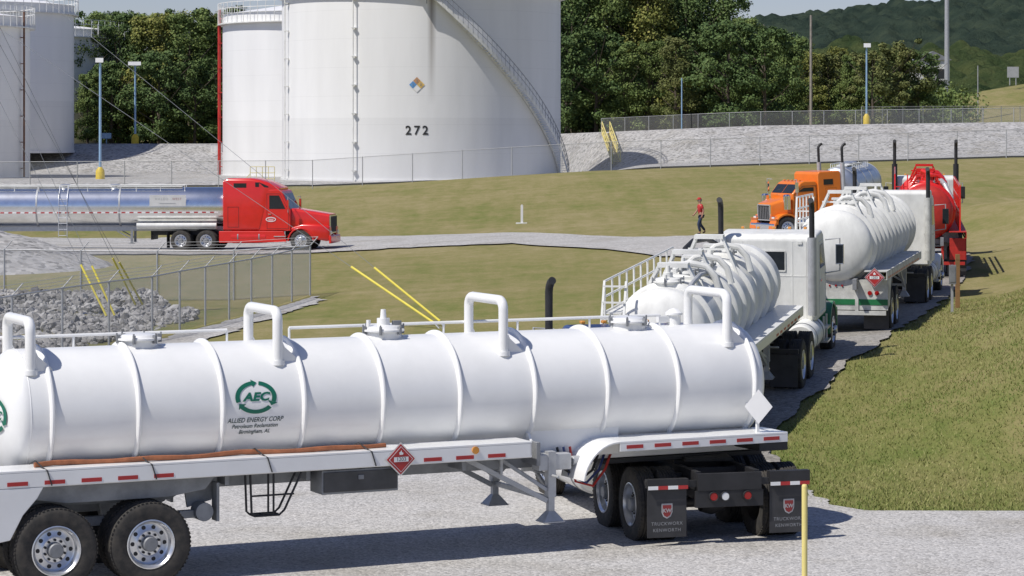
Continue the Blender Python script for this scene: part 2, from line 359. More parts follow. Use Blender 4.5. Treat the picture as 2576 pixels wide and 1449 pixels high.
# ------------------------------------------------------------------ vacuum tank trailer
def vac_trailer(label,rear,front,P):
    r0=Vector((rear[0],rear[1],P.get('zr',G(*rear)))); r1=Vector((front[0],front[1],P.get('zf',G(*front))))
    root=top(E('tank_trailer',r0,r1-r0),label,'tank trailer')
    L=P['L'];R=P.get('R',.825);zc=P.get('zc',2.15); wt=P.get('paint',WHITE); dk=P.get('deckpaint',WHITE); fit=P.get('fit',WHITE); rh=P.get('rh',1.)
    hd=.30; prof=[]
    for i in range(13): t=rad(90*i/12); prof.append((-hd*math.cos(t),max(R*math.sin(t)**.8,.001)))
    prof2=[(L+hd*math.cos(rad(90*i/12)),max(R*math.sin(rad(90*i/12))**.8,.001)) for i in range(12,-1,-1)]
    mb=MB(); mb.lathe(prof+[(L*k/8,R) for k in range(1,8)]+prof2,72,(0,0,zc),'x',caps=False); add('tank',mb,wt,root)
    for t in P['rings']:
        mb=MB(); mb.lathe([(-.038*rh,R-.01),(-.035*rh,R+.012),(-.024*rh,R+.040*rh),(-.01*rh,R+.052*rh),(.01*rh,R+.052*rh),(.024*rh,R+.040*rh),(.035*rh,R+.012),(.038*rh,R-.01)],72,(t,0,zc),'x',caps=False); add('stiffening_ring',mb,P.get('ringpaint',wt),root)
    if P.get('seams'):
        for t in P['seams']:
            mb=MB(); mb.lathe([(-.012,R-.002),(-.004,R+.004),(.004,R+.004),(.012,R-.002)],72,(t,0,zc),'x',caps=False); add('weld_seam',mb,wt,root)
    for t in P['guards']:
        mb=MB(); w=P.get('gw',.57); gh=P.get('gh',.5); zt=zc+R+gh; zb=zc+math.sqrt(R*R-w*w)-.03
        if isinstance(t,tuple): t,zz=t; zt=zc+R+zz
        if P.get('trap'):
            for sg in(-1,1):
                mb.beam((t,sg*w,zb),(t,sg*w*.45,zt),.16,.05); mb.beam((t+.3,sg*w,zb-.02),(t+.04,sg*w*.5,zt-.08),.05,.05)
            mb.beam((t,-w*.5,zt),(t,w*.5,zt),.2,.08); mb.beam((t,-w*.75,zt-gh*.55),(t,w*.75,zt-gh*.55),.05,.04)
        else:
            mb.tube(U_guard(t,w,zb,zt),.068,14)
            for sg in(-1,1):
                mb.prism([(t+.03,zb-.02),(t+.03,zb+.34),(t+.10,zb+.20),(t+.26,zb+.06),(t+.34,zb-.04)],sg*w-.012,sg*w+.012)
                mb.lathe([(zb-.03,.10),(zb+.03,.095)],12,(t,sg*w,0),'z')
        add('rollover_guard',mb,fit,root)
    for i,t in enumerate(P['hatches']):
        mb=MB(); z=zc+R
        mb.lathe([(z-.08,.25),(z+.06,.25),(z+.065,.29),(z+.09,.29),(z+.095,.25),(z+.13,.22),(z+.15,.12),(z+.155,.0)],28,(t,0,0),'z',caps=False)
        for k in range(6):
            a=2*math.pi*k/6; mb.box((t+.28*math.cos(a),.28*math.sin(a),z+.08),(.05,.035,.11),1,('Z',a)); mb.cyl((t+.30*math.cos(a),.30*math.sin(a),z+.03),(t+.30*math.cos(a),.30*math.sin(a),z+.16),.012,n=6,m=1)
        if i==1 or P.get('allvalve'):
            mb.cyl((t,0,z+.14),(t,0,z+.24),.09); mb.cyl((t,0,z+.24),(t,0,z+.36),.045,.035); mb.box((t+.2,0,z+.17),(.12,.06,.06),1); mb.cyl((t-.22,0,z+.1),(t-.22,0,z+.22),.03)
        add('manhole_hatch',mb,[fit,GRAY],root)
    mb=MB()
    x1=P.get('frx',L-.3)
    for sg in(-1,1):
        mb.bx(-.4,x1,sg*.48-.05,sg*.48+.05,1.12,1.38)
        for x in np.arange(.3,x1,1.12): mb.prism([(x-.03,1.2),(x+.03,1.2),(x+.03,1.52),(x-.03,1.52)],min(sg*.5,sg*1.0),max(sg*.5,sg*1.0))
    for x in np.arange(.3,x1,1.12): mb.bx(x-.03,x+.03,-.48,.48,1.15,1.30)
    add('chassis_frame',mb,GRAY,root,bevel=.006)
    d0,d1=P.get('deck',(-.75,6.8))
    for sg in(-1,1):
        mb=MB(); a=min(sg*1.25,sg*.70); b=max(sg*1.25,sg*.70)
        mb.bx(d0,d1,a,b,1.545,1.575); mb.bx(d0,d1,min(sg*1.25,sg*1.225),max(sg*1.25,sg*1.225),1.36,1.543); mb.bx(d1-.03,d1,a,b,1.38,1.543)
        mb.bx(d0,d1,min(sg*1.22,sg*1.17),max(sg*1.22,sg*1.17),1.35,1.37)
        add('side_deck',mb,dk,root,bevel=.006)
        mb=MB(); y=sg*1.2525
        for a,b in P.get('tape',[(-.4,2.2),(5.2,6.75)]):
            x=a
            while x+.26<b: mb.bx(x,x+.26,y-.002,y+.002,1.385,1.435); x+=.47
        add('reflective_tape',mb,TAPER,root)
    wx=P['wx']; 
    for sg in(-1,1):
        mb=MB(); a,b=min(sg*1.25,sg*.72),max(sg*1.25,sg*.72)
        q=wx[0]-.22
        mb.prism([(q-.75,1.356),(q+.06,1.356),(q-.02,1.22),(q-.2,1.02),(q-.36,.72),(q-.75,.66)],min(sg*1.25,sg*1.21),max(sg*1.25,sg*1.21))
        mb.bx(q-.75,q-.72,a,b,.66,1.35)
        add('rear_fender',mb,dk,root,bevel=.01)
        mb=MB(); mb.bx(q-.62,q-.605,sg*.95-.3,sg*.95+.3,.16,.75); add('mudflap',mb,FLAP,root)
        mb=MB(); 
        mb.prism([(wx[0]-.2,1.12),(wx[0]-.2,1.36),(wx[1]+.75,1.36),(wx[1]+.75,1.2),(wx[1]+.45,1.02),(wx[0]+.1,1.02)],sg*.62-.05,sg*.62+.05)
        mb.beam((wx[0],sg*.62,.80),(wx[1],sg*.62,.80),.09,.12); 
        for x in wx: mb.prism([(x-.22,1.2),(x+.22,1.2),(x+.1,.62),(x-.1,.62)],sg*.62-.1,sg*.62+.1)
        mb.prism([(wx[0]-.3,1.18),(wx[0]-.1,1.35),(wx[1]+.95,1.35),(wx[1]+.8,1.17),(wx[1]+.3,1.10),(wx[0]+.2,1.10)],sg*1.0-.015,sg*1.0+.015)
        mb.prism([(wx[1]+.55,1.36),(wx[1]+1.05,1.36),(wx[1]+.95,1.0),(wx[1]+.62,.92)],sg*.8-.02,sg*.8+.02)
        mb.cyl((wx[1]+.78,sg*.82,.88),(wx[1]+.78,sg*1.05,.88),.12,n=18); mb.box((wx[1]+.96,sg*.95,1.0),(.04,.2,.5)); mb.box((wx[1]+.6,sg*.9,.85),(.25,.1,.1))
        add('suspension',mb,GRAY,root,bevel=.006)
    mb=MB()
    for x in wx: mb.cyl((x,-1.0,.56),(x,1.0,.56),.065,n=12)
    add('axles',mb,DARK,root)
    for x in wx:
        for sg in(-1,1): wheel(root,x,sg*1.12,.55,r=.53)
    mb=MB(); q=wx[0]-1.0; mb.bx(q-.05,q+.02,-1.2,1.2,.5,.6,0); 
    for sg in(-1,1): mb.bx(q-.03,q+.02,sg*.5-.04,sg*.5+.04,.6,1.3,0)
    if P.get('rearpanel'):
        mb.bx(q+.0,q+.04,-1.24,1.24,.62,1.35,0); mb.bx(q-.012,q-.004,-1.24,1.24,.74,.88,1)
        for sg in(-1,1):
            for k in(0,.17): mb.cyl((q-.004,sg*(.98-k),1.03),(q-.03,sg*(.98-k),1.03),.055,n=14,m=2)
        for k in range(3): mb.cyl((q-.004,-.15+.15*k,1.2),(q-.025,-.15+.15*k,1.2),.025,n=10,m=2)
    add('rear_bumper',mb,[DIRTY if P.get('rearpanel') else dk,GREEN,RLIGHT],root,bevel=.004)
    lg=P.get('lg',7.25)
    mb=MB()
    for sg in(-1,1):
        y=sg*.9; mb.bx(lg-.06,lg+.06,y-.06,y+.06,.75,1.38); mb.bx(lg-.045,lg+.045,y-.045,y+.045,.5,.76)
        mb.loft([[(lg-.05,y-.05,.56),(lg+.05,y-.05,.56),(lg+.05,y+.05,.56),(lg-.05,y+.05,.56)],[(lg-.15,y-.13,.43),(lg+.15,y-.13,.43),(lg+.15,y+.13,.43),(lg-.15,y+.13,.43)]])
        mb.bx(lg-.16,lg+.16,y-.14,y+.14,.41,.43)
        mb.beam((lg-1.25,y*.95,1.33),(lg-.05,y,.70),.05,.07); mb.beam((lg-.7,y*.6,1.33),(lg-.05,y,.85),.05,.05); mb.beam((lg-.75,y,1.33),(lg-.75,y,1.1),.04,.04)
    mb.beam((lg,-.9,.72),(lg,.9,.72),.05,.07); mb.beam((lg,-.9,.8),(lg,0,1.3),.04,.05); mb.beam((lg,.9,.8),(lg,0,1.3),.04,.05); mb.cyl((lg,-1.15,1.05),(lg,.9,1.05),.02,n=8)
    add('landing_gear',mb,GALV,root,bevel=.005)
    mb=MB(); mb.prism([(lg-.35,1.18),(L+.1,1.18),(L+.1,1.42),(lg+.8,1.5),(lg-.35,1.5)],-.52,.52)
    for sg in(-1,1): mb.prism([(lg-.25,1.25),(lg+1.2,1.25),(lg+1.2,1.7),(lg-.25,1.7)],sg*.62-.02,sg*.62+.02); mb.prism([(lg-.2,1.05),(lg+.15,1.05),(lg+.35,1.3),(lg-.2,1.3)],sg*.4-.02,sg*.4+.02)
    mb.prism([(-1.0,1.25),(1.0,1.25),(.7,1.62),(-.7,1.62)],lg-.25,lg-.21,ax='x')
    add('neck_bolster',mb,dk,root,bevel=.008)
    if P.get('fdeck'):
        a,b=P['fdeck']
        for sg in(-1,1):
            y0,y1=min(sg*1.25,sg*.55),max(sg*1.25,sg*.55)
            mb=MB(); mb.bx(a,b,y0,y1,1.47,1.5); mb.bx(a,b,min(sg*1.25,sg*1.225),max(sg*1.25,sg*1.225),1.36,1.468)
            n=9; oi=[]; RA=.60
            for rq in(RA,RA-.025):
                oi.append([(a-RA*math.sin(rad(82*i/n))*rq/RA*.95, 1.5-RA+rq*math.cos(rad(82*i/n))) for i in range(n+1)])
            poly=oi[0]+oi[1][::-1]; mb.prism(poly,y0,y1)
            add('front_fender',mb,dk,root,bevel=.004)
            mb=MB(); y=sg*1.2525; x=a+.1
            while x+.26<b: mb.bx(x,x+.26,y-.002,y+.002,1.395,1.445); x+=.44
            add('reflective_tape',mb,TAPER,root)
        mb=MB(); mb.bx(b-.45,b+.02,-1.22,1.22,1.24,1.355); mb.bx(a+.1,b,-.54,.54,1.1,1.17); add('coupler_plate',mb,DARK,root,bevel=.01)
    mb=MB()
    if P.get('lowrail'):
        for s0,s1 in P['lowrail']:
            n=max(2,int((s1-s0)/1.0)); zt=zc+R+.10
            mb.cyl((s0,.62,zt),(s1,.62,zt),.022,n=8); 
            for i in range(n+1): x=s0+(s1-s0)*i/n; mb.cyl((x,.62,zc+.5),(x,.62,zt),.018,n=8)
    if P.get('siderail'):
        s0,s1=P['siderail']; zt=P.get('railz',3.25); y=1.0; n=int((s1-s0)/.6)
        for z in(zt,zt-.28,zt-.56): mb.cyl((s0,y,z),(s1,y,z),.022,n=8)
        for i in range(n+1): x=s0+(s1-s0)*i/n; mb.cyl((x,y,1.57),(x,y,zt),.02,n=8)
        mb.bx(s0,s1,.7,1.05,2.45,2.48); mb.beam((s0-.5,y,1.8),(s0,y,zt),.04,.04); mb.beam((s0-.5,.6,1.8),(s0,.6,zt),.04,.04)
        for k in range(5): mb.beam((s0-.5+.1*k,.6,1.85+.28*k),(s0-.5+.1*k,y,1.85+.28*k),.03,.03)
    if mb.v: add('handrail',mb,fit,root)
    if P.get('rightrail'):
        s0,s1=P['rightrail']; mb=MB(); y=-1.05; n=int((s1-s0)/.9)
        for z in(2.2,2.6,3.0): mb.beam((s0,y,z),(s1,y,z),.05,.06)
        for i in range(n+1): x=s0+(s1-s0)*i/n; mb.beam((x,y,1.57),(x,y,3.0),.05,.05)
        add('pipe_frame',mb,fit,root)
        mb=MB(); mb.tube([(s0+.5,-.75,2.2),(s0+.6,-.80,2.6),(s0+.9,-.6,3.0),(s0+1.6,-.5,3.1),(s0+3,-.5,3.1),(s0+4.5,-.55,3.05)],.08,10,1); add('hose',mb,[fit,GALV],root)
        mb=MB(); mb.tube([(s0+1.2,-.2,2.9),(s0+1.2,-.2,3.3),(s0+1.5,.1,3.42),(s0+2.4,.1,3.4),(s0+2.6,.1,3.0)],.08,10); add('red_manifold_pipe',mb,fit,root)
    if P.get('pipes'):
        for t in P['pipes']:
            mb=MB(); z=zc+R; mb.tube([(t,.1,z-.05),(t,.1,z+.16),(t+.03,.0,z+.24),(t+.08,-.15,z+.27),(t+.1,-.45,z+.22),(t+.1,-.62,z+.04),(t+.1,-.7,z-.25)],.065,10)
            add('vent_pipe',mb,fit,root)
            mb=MB(); mb.cyl((t+.5,.2,z-.02),(t+.5,.2,z+.2),.09); mb.box((t+.5,.2,z+.22),(.24,.24,.05)); add('valve',mb,fit,root)
    return root
# ------------------------------------------------------------------ tractor
def tractor(label,pos,Fd,P,z0=None):
    z=G(*pos) if z0 is None else z0; F=Vector((Fd[0],Fd[1],0)).normalized()
    zf=G(pos[0]+F.x*5,pos[1]+F.y*5) if z0 is None else z0
    root=top(E('semi_truck',(pos[0],pos[1],z),Vector((F.x*5,F.y*5,zf-z))),label,'truck')
    wb=P.get('wb',4.6); cx=P.get('cx',wb-1.9); cl=P.get('cl',1.55); ch=P.get('ch',2.9); sl=P.get('sl',0); sh=P.get('sh',3.2)
    body=P['body']; fen=P.get('fender',body); chs=P.get('chassis',DARK)
    ro=P.get('ro',1.35); nose=P.get('nose',1.62); hoodz=P.get('hoodz',1.98); fo=P.get('fo',.75)
    mb=MB()
    for sg in(-1,1): mb.bx(-ro,wb+.5,sg*.43-.04,sg*.43+.04,.78,1.04)
    for x in np.arange(-ro+.06,cx,.7): mb.bx(x-.05,x+.05,-.4,.4,.82,1.0)
    for x in(-.65,.65):
        mb.cyl((x,-.9,.52),(x,.9,.52),.075); mb.lathe([(-.2,.05),(-.17,.16),(0,.21),(.17,.16),(.2,.05)],16,(x,0,.54),'y')
        for sg in(-1,1): mb.beam((x-.45,sg*.5,.72),(x+.45,sg*.5,.72),.09,.08); mb.cyl((x,sg*.5,.74),(x,sg*.5,.95),.12)
        mb.cyl((x-.22,.35,.7),(x-.05,.35,.7),.09)
    mb.cyl((-.6,0,.56),(cx+.5,0,.75),.05); add('chassis',mb,chs,root,bevel=.006)
    mb=MB(); mb.lathe([(1.07,.40),(1.15,.48),(1.17,.48),(1.18,.40),(1.18,0)],24,(.1,0,0),'z',caps=False); mb.box((-.3,0,1.13),(.5,.7,.05),0,('Y',-.12)); mb.bx(-.35,.5,-.45,.45,1.04,1.08); add('fifth_wheel',mb,DARK,root)
    for x in(-.65,.65):
        for sg in(-1,1): wheel(root,x,sg*1.08,.52)
    for sg in(-1,1): wheel(root,wb,sg*1.02,.52,dual=False,steer=True,mats=P.get('srim',(ALU,DARK,ALU)))
    for sg in(-1,1):
        mb=MB(); y=sg*.90; x=-1.36
        mb.bx(x-.012,x,y-.285,y+.285,.15,.82); o=add('mudflap',mb,FLAP,root)
        mb=MB(); mb.bx(x-.03,x+.03,min(sg*.4,sg*1.2),max(sg*.4,sg*1.2),.84,.93,0)
        if P.get('flapsigns'):
            mb.bx(x-.06,x+.06,y-.30,y+.30,.87,.96 if sg>0 else 1.02,0)
            for k in range(4): mb.bx(x-.068,x-.062,y-.29+.145*k,y-.145+.145*k,.82,.87,1+k%2)
        add('mudflap_bracket',mb,[DARK,TAPER,WDEC],root)
        if P.get('flapsigns'):
            f=lambda u,v,yy=y:(x-.016,yy-u,.50+v); 
            sh_=[(-.08,.12),(.08,.12),(.08,0),(.055,-.06),(0,-.09),(-.055,-.06),(-.08,0)]
            mb=MB(); mb.add([f(u,v) for u,v in sh_],[tuple(range(7))],1)
            g=lambda u,v,yy=y:(x-.019,yy-u,.50+v)
            mb.add([g(u*.8,v*.8+.003) for u,v in sh_],[tuple(range(7))],0)
            h=lambda u,v,yy=y:(x-.022,yy-u,.52+v)
            txt(mb,'KW',.075,h,1,bold=.002)
            add('mudflap_emblem',mb,[M('faded_red_decal',(.25,.03,.03),.6),M('faded_white_decal',(.42,.42,.42),.6)],root)
            for wd,zz in(('TRUCKWORX',.34),('KENWORTH',.25)):
                mb=MB(); txt(mb,wd,.066,lambda u,v:(x-.016,y-u,zz+v),0,space=1.12); add('mudflap_lettering',mb,[M('faded_lettering',(.30,.31,.32),.6)],root)
    mb=MB(); x=-ro-.05; mb.bx(x-.04,x+.04,-.47,.47,.78,1.02,0); mb.bx(x-.03,x+.06,-.5,.5,.55,.78,0)
    for yy,mm in((.24,1),(.07,2),(-.26,1)): mb.cyl((x-.03,yy,.70),(x-.06,yy,.70),.055,n=16,m=mm); mb.lathe([(0,.055),(-.035,.058),(-.035,.07),(0,.07)],16,(x-.03,yy,.70),'x',0,caps=False)
    add('tail_lights',mb,[DARK,RLIGHT,WLIGHT],root,bevel=.004)
    c0=cx;c1=cx+cl; w=P.get('cw',1.03)
    prof=[(c0,1.0),(c0,ch-.1),(c0+.1,ch),(c1-.55,ch+.02),(c1-.35,ch-.06),(c1+.08,2.02),(c1+.08,1.0)]
    mb=MB(); mb.prism(prof,-w,w); add('cab',mb,body,root,bevel=.06)
    for sg in(-1,1):
        mb=MB(); y=sg*(w+.004); a,b=min(y,y+sg*.004),max(y,y+sg*.004)
        mb.prism([(c1-1.0,2.1),(c1-1.0,ch-.28),(c1-.50,ch-.28),(c1-.18,2.1)],a,b); add('side_window',mb,GLASS,root)
        mb=MB(); fr=[(c1-1.12,1.12),(c1-1.12,ch-.2),(c1-.45,ch-.2),(c1-.02,2.0),(c1-.02,1.12)]
        for i in range(5):
            p,q=fr[i],fr[(i+1)%5]; mb.beam((p[0],y-sg*.001,p[1]),(q[0],y-sg*.001,q[1]),.012,.012)
        add('door_seam',mb,DARK if P.get('seams',1) else body,root)
        mb=MB(); mb.bx(c1-1.05,c1-.9,min(y,y+sg*.03),max(y,y+sg*.03),1.82,1.86); add('door_handle',mb,CHROME,root)
        mb=MB(); ym=sg*(w+.32); mb.tube([(c1-.05,sg*w,2.65),(c1+.02,ym,2.68),(c1+.02,ym,1.95),(c1-.05,sg*w,1.9)],.018,8,1); mb.bx(c1-.02,c1+.06,ym-.09,ym+.09,2.1,2.55,0); mb.bx(c1-.028,c1-.022,ym-.075,ym+.075,2.12,2.53,2); add('mirror',mb,[P.get('mir',CHROME),GALV,GLASS],root,bevel=.01)
    mb=MB(); d=Vector((c1+.08-(c1-.35),0,2.02-(ch-.06))); nrm=Vector((-d.z,0,d.x)).normalized()
    if nrm.x<0:nrm=-nrm
    a_=Vector((c1-.35,0,ch-.06))+d*.14+nrm*.008; b_=Vector((c1-.35,0,ch-.06))+d*.93+nrm*.008
    for s0,s1 in((-w+.1,-.02),(.02,w-.1)): mb.add([a_+Vector((0,s0,0)),a_+Vector((0,s1,0)),b_+Vector((0,s1,0)),b_+Vector((0,s0,0))],[(0,1,2,3)])
    add('windshield',mb,GLASS,root)
    if not sl:
        mb=MB(); mb.bx(c0-.008,c0-.003,-.38,.5,2.12,2.52); mb.beam((c0-.01,-.40,2.1),(c0-.01,-.40,2.54),.012,.03,1); mb.beam((c0-.01,-.4,2.54),(c0-.01,.52,2.54),.012,.03,1); mb.beam((c0-.01,-.4,2.1),(c0-.01,.52,2.1),.012,.03,1); add('rear_window',mb,[GLASS,body],root)
        mb=MB(); 
        for k in(-.85,-.55,.55,.85): mb.bx(c0-.006,c0+.002,k-.012,k+.012,1.05,ch-.15)
        mb.bx(c0-.006,c0+.002,-w+.05,w-.05,1.98,2.0); mb.box((c0-.012,-.72,2.72),(.02,.10,.06)); add('rear_panel_rib',mb,body,root)
    mb=MB()
    for k in(-.7,-.35,0,.35,.7): mb.box((c1-.5,k,ch+.05),(.12,.07,.05))
    add('roof_marker_lights',mb,ALIGHT,root,bevel=.015)
    if sl:
        mb=MB(); s0=c0-sl
        if P.get('aero'):
            mb.loft([rr(s0,w+.04,1.0,sh-.10,.12),rr(s0+.25,w+.04,1.0,sh,.14),rr(c0-.35,w+.04,1.0,sh,.16),rr(c0+.1,w+.03,1.0,sh-.08,.16),rr(c0+.55,w-.02,ch-.3,sh-.22,.14),rr(c0+1.1,w-.08,ch-.2,ch+.09,.06)])
        else: mb.prism([(s0,1.0),(s0,sh-.08),(s0+.08,sh),(c0-.1,sh),(c0-.01,sh-.12),(c0-.01,1.0)],-w-.05,w+.05)
        add('sleeper',mb,body,root,bevel=.05)
        for sg in(-1,1):
            mb=MB(); y=sg*(w+.056)
            if P.get('aero'): mb.prism([(s0+.55,sh-.46),(s0+.55,sh-.24),(s0+1.2,sh-.24),(s0+1.2,sh-.46)],min(sg*(w+.046),sg*(w+.03)),max(sg*(w+.046),sg*(w+.03)))
            else: mb.bx(s0+sl*.35,s0+sl*.75,y-.004,y+.004,2.35,2.6)
            add('sleeper_window',mb,GLASS,root)
            if P.get('aero'):
                mb=MB(); mb.add([(c0-.1,sg*(w+.046),sh-.42),(c0-.1,sg*(w+.046),sh-.2),(c0+.12,sg*(w+.034),sh-.2),(c0+.56,sg*(w-.01),sh-.40),(c0+.56,sg*(w-.008),sh-.46)],[(0,1,2,3,4)]); add('fairing_window',mb,GLASS,root)
            mb=MB(); fr=[(s0+.25,1.2),(s0+.25,2.2),(s0+.8,2.2),(s0+.8,1.2)]
            for i in range(4): p,q=fr[i],fr[(i+1)%4]; mb.beam((p[0],y-sg*.012,p[1]),(q[0],y-sg*.012,q[1]),.012,.012)
            add('locker_seam',mb,DARK,root)
    hx=wb+fo; mb=MB(); hw=P.get('hw',.62)
    n=5; secs=[]
    for i in range(n+1):
        u=i/n; x=c1+.06+(hx-c1-.06)*u; zz=hoodz+(nose-hoodz)*(u**P.get('hp',1.4)); ww=.88+(hw-.88)*u**.7
        secs.append(rr(x,ww,.88,zz,.14+.02*u,4))
    mb.loft(secs); add('hood',mb,body,root)
    mb=MB(); mb.bx(hx+.0,hx+.035,-hw+.08,hw-.08,.92,nose-.12,0); 
    for k in range(7): yy=-(hw-.16)+k*(2*(hw-.16)/6); mb.bx(hx+.036,hx+.05,yy-.012,yy+.012,.95,nose-.15,1)
    fr=[(-hw+.06,.9),(hw-.06,.9),(hw-.06,nose-.08),(-hw+.06,nose-.08)]
    for i in range(4): p,q=fr[i],fr[(i+1)%4]; mb.beam((hx+.03,p[0],p[1]),(hx+.03,q[0],q[1]),.06,.05,2)
    add('grille',mb,[DARK,P.get('grb',CHROME),P.get('grf',CHROME)],root)
    for sg in(-1,1):
        mb=MB(); n=10; a,b=min(sg*.60,sg*1.17),max(sg*.60,sg*1.17)
        A=[(wb+.68*math.cos(rad(t)),.52+.66*math.sin(rad(t))) for t in np.linspace(-2,182,n+1)]
        B=[(wb+.60*math.cos(rad(t)),.52+.585*math.sin(rad(t))) for t in np.linspace(-2,182,n+1)]
        mb.prism(A+B[::-1],a,b)
        if P.get('aero'):
            mb.loft([rr(wb-.5,.22,1.0,1.18,.08,3,sg*.84),rr(wb+.05,.27,1.05,1.34,.1,3,sg*.86),rr(wb+.62,.27,.60,1.34,.12,3,sg*.87),rr(hx-.1,.26,.50,1.28,.12,3,sg*.84),rr(hx+.06,.22,.52,1.20,.10,3,sg*.80)])
        else: mb.prism([(wb+.5,.7),(wb+.62,.98),(hx-.05,.95),(hx-.02,.7)],a,b)
        add('front_fender',mb,fen,root,bevel=.03)
        mb=MB(); ae=P.get('aero'); hl=hx-.02 if not ae else hx+.03
        yy=sg*(.84 if not ae else .80); zz=.98 if not ae else .92; mb.box((hl,yy,zz),(.14,.26,.17),0); mb.box((hl+.08,yy,zz),(.02,.22,.12),1); add('headlight',mb,[CHROME,WLIGHT],root,bevel=.02)
        mb=MB(); t0=P.get('ft',(cx-.3,cx+1.1)); fz=P.get('fz',.72); fy=P.get('fy',.86); mb.lathe([(t0[0],.0),(t0[0]+.0,.30),(t0[0]+.03,.33),(t0[1]-.03,.33),(t0[1],.30),(t0[1],0)],28,(0,sg*fy,fz),'x',caps=False)
        for q in(.2,.8): xx=t0[0]+(t0[1]-t0[0])*q; mb.lathe([(xx-.03,.331),(xx-.03,.34),(xx+.03,.34),(xx+.03,.331)],28,(0,sg*fy,fz),'x',1,caps=False)
        add('fuel_tank',mb,[P.get('ftm',CHROME),GRAY],root)
        mb=MB(); 
        for k in(.42,.72): mb.bx(c1-.75,c1-.15,sg*1.12-.09,sg*1.12+.09,k,k+.04)
        for k in(-.7,-.2): mb.bx(c1+k-.02,c1+k+.02,sg*1.12-.02,sg*1.12+.02,.42,1.0)
        add('step',mb,ALU,root)
        if P.get('aircl'): mb=MB(); mb.cyl((c1+.35,sg*1.0,1.35),(c1+.35,sg*1.0,1.95),.17,n=20); mb.lathe([(1.95,.175),(2.02,.12),(2.03,0)],20,(c1+.35,sg*1.0,0),'z',caps=False); add('air_cleaner',mb,CHROME,root)
    mb=MB(); mb.prism([(hx+.12,.38),(hx+.16,.45),(hx+.16,.72),(hx+.10,.78),(hx+.04,.78),(hx+.04,.38)],-1.12,1.12); add('bumper',mb,P.get('bump',CHROME),root,bevel=.03)
    for sg in P.get('stacks',(-1,1)):
        mb=MB(); x=P.get('sx',cx-sl-.12); y=sg*(w+P.get('sy',.02)); zt=P.get('st',3.95)
        mb.cyl((x,y,1.15),(x,y,zt-.75),.10,n=16,m=0); mb.cyl((x,y,zt-.76),(x,y,zt-.2),.06,n=14,m=1)
        mb.tube([(x,y,zt-.22),(x,y,zt-.1),(x-.03,y,zt-.02),(x-.11,y,zt+.05),(x-.19,y,zt+.08)],.062,12,1)
        mb.beam((x,y,1.9),(x+.15,sg*(w-.1),1.9),.05,.05,0)
        add('exhaust_stack',mb,[P.get('stm',CHROME),P.get('stt',DARK)],root)
    return root
def dirp(p,F,d,side=0): return (p[0]+F[0]*d+F[1]*side, p[1]+F[1]*d-F[0]*side)
FF=(.902,.432)
rp=(-6.40,32.65); L=10.62
rings=[.29+1.128*i for i in range(9)]+[10.56]
fg=vac_trailer('white cylindrical vacuum tank trailer with green oval emblem, jackknifed on gravel',rp,dirp(rp,FF,L),dict(L=L,zr=0,zf=0,rings=rings,seams=[.02],guards=[(.07,.38),(3.39,.42),(6.69,.47),(10.25,.47)],hatches=[1.67,5.14,8.94],wx=(.22,1.44),deck=(-.75,6.8),fdeck=(8.15,10.85),lowrail=[(-.1,3.1),(4.0,9.8)],frx=8))
zc=2.15;R=.825
def onT(cx,cz,e=.006):
    a0=math.asin((cz-zc)/R)
    def f(u,v):
        a=a0+v/R; return (cx+u,-(R+e)*math.cos(a),zc+(R+e)*math.sin(a))
    return f
mb=MB(); emblem(mb,onT(3.0,2.30)); add('emblem',mb,[LOGOG],fg)
for wd,sz,zz in(('ALLIED ENERGY CORP',.088,2.005),('Petroleum Reclamation',.078,1.925),('Birmingham, AL',.078,1.85)):
    mb=MB(); txt(mb,wd,sz,onT(2.99,zz),0,shear=.25,stretch=.86,bold=.001); add('lettering',mb,[LOGOD],fg)
def onH(u,v):
    u=u+.30; q=min((u*u+(v+.02)**2)/R/R,.98); return (-.30*(1-q**(1/.8))**.5-.02,-u,zc+.02+v)
mb=MB(); emblem(mb,onH,.30,.22); add('emblem',mb,[LOGOG],fg,label='green oval emblem on the rear tank head')
mb=MB(); pts=[(-.0+.25*i,-1.03+.05*math.sin(i*.7),1.605+(.012*math.sin(i*1.3))) for i in range(20)]; mb.tube(pts,.034,8); add('hose',mb,HOSE,fg)
for x in(.0,1.35,2.9,4.35):
    mb=MB(); mb.tube([(x-.02,-.86,1.60),(x+.02,-1.0,1.655),(x+.06,-1.2,1.59),(x+.1,-1.262,1.56),(x+.16,-1.262,1.37)],.009,6); add('hose_strap',mb,DARK,fg)
mb=MB()
for y in(-1.15,-.95):
    mb.tube([(2.80,y,1.36),(2.82,y,.84),(2.86,y,.80),(3.2,y,.80),(3.27,y,.86),(3.52,y,1.36)],.016,8); mb.cyl((3.12,y,.8),(3.12,y,1.36),.014,n=6)
mb.cyl((2.8,-1.15,1.06),(3.4,-1.15,1.06),.013,n=6); 
for x in(2.86,3.0,3.2): mb.cyl((x,-1.15,.80),(x,-.95,.80),.013,n=6)
add('step',mb,DARK,fg)
mb=MB(); mb.bx(3.78,4.86,-1.18,-.75,1.02,1.335); mb.bx(3.80,4.84,-1.20,-1.181,1.05,1.31,1); mb.bx(4.28,4.36,-1.215,-1.201,1.2,1.26,0)
add('toolbox',mb,[GRAY,M('shaded_toolbox_door',(.09,.09,.09),.5,metal=.3,var=.3)],fg,bevel=.008)  # door colour darkened to carry the shadow on the box front
placard(fg,(4.86,-1.262,1.44),(1,0,0),(0,0,1),.20)
placard(fg,(10.42,-1.16,1.87),(.66,-.46,0),(0,0,1),.22,red=False)
mb=MB(); mb.bx(10.43,10.47,-1.10,-1.06,1.5,1.9); mb.beam((10.45,-1.08,1.80),(10.45,-.74,1.88),.03,.03); add('placard_bracket',mb,WHITE,fg)
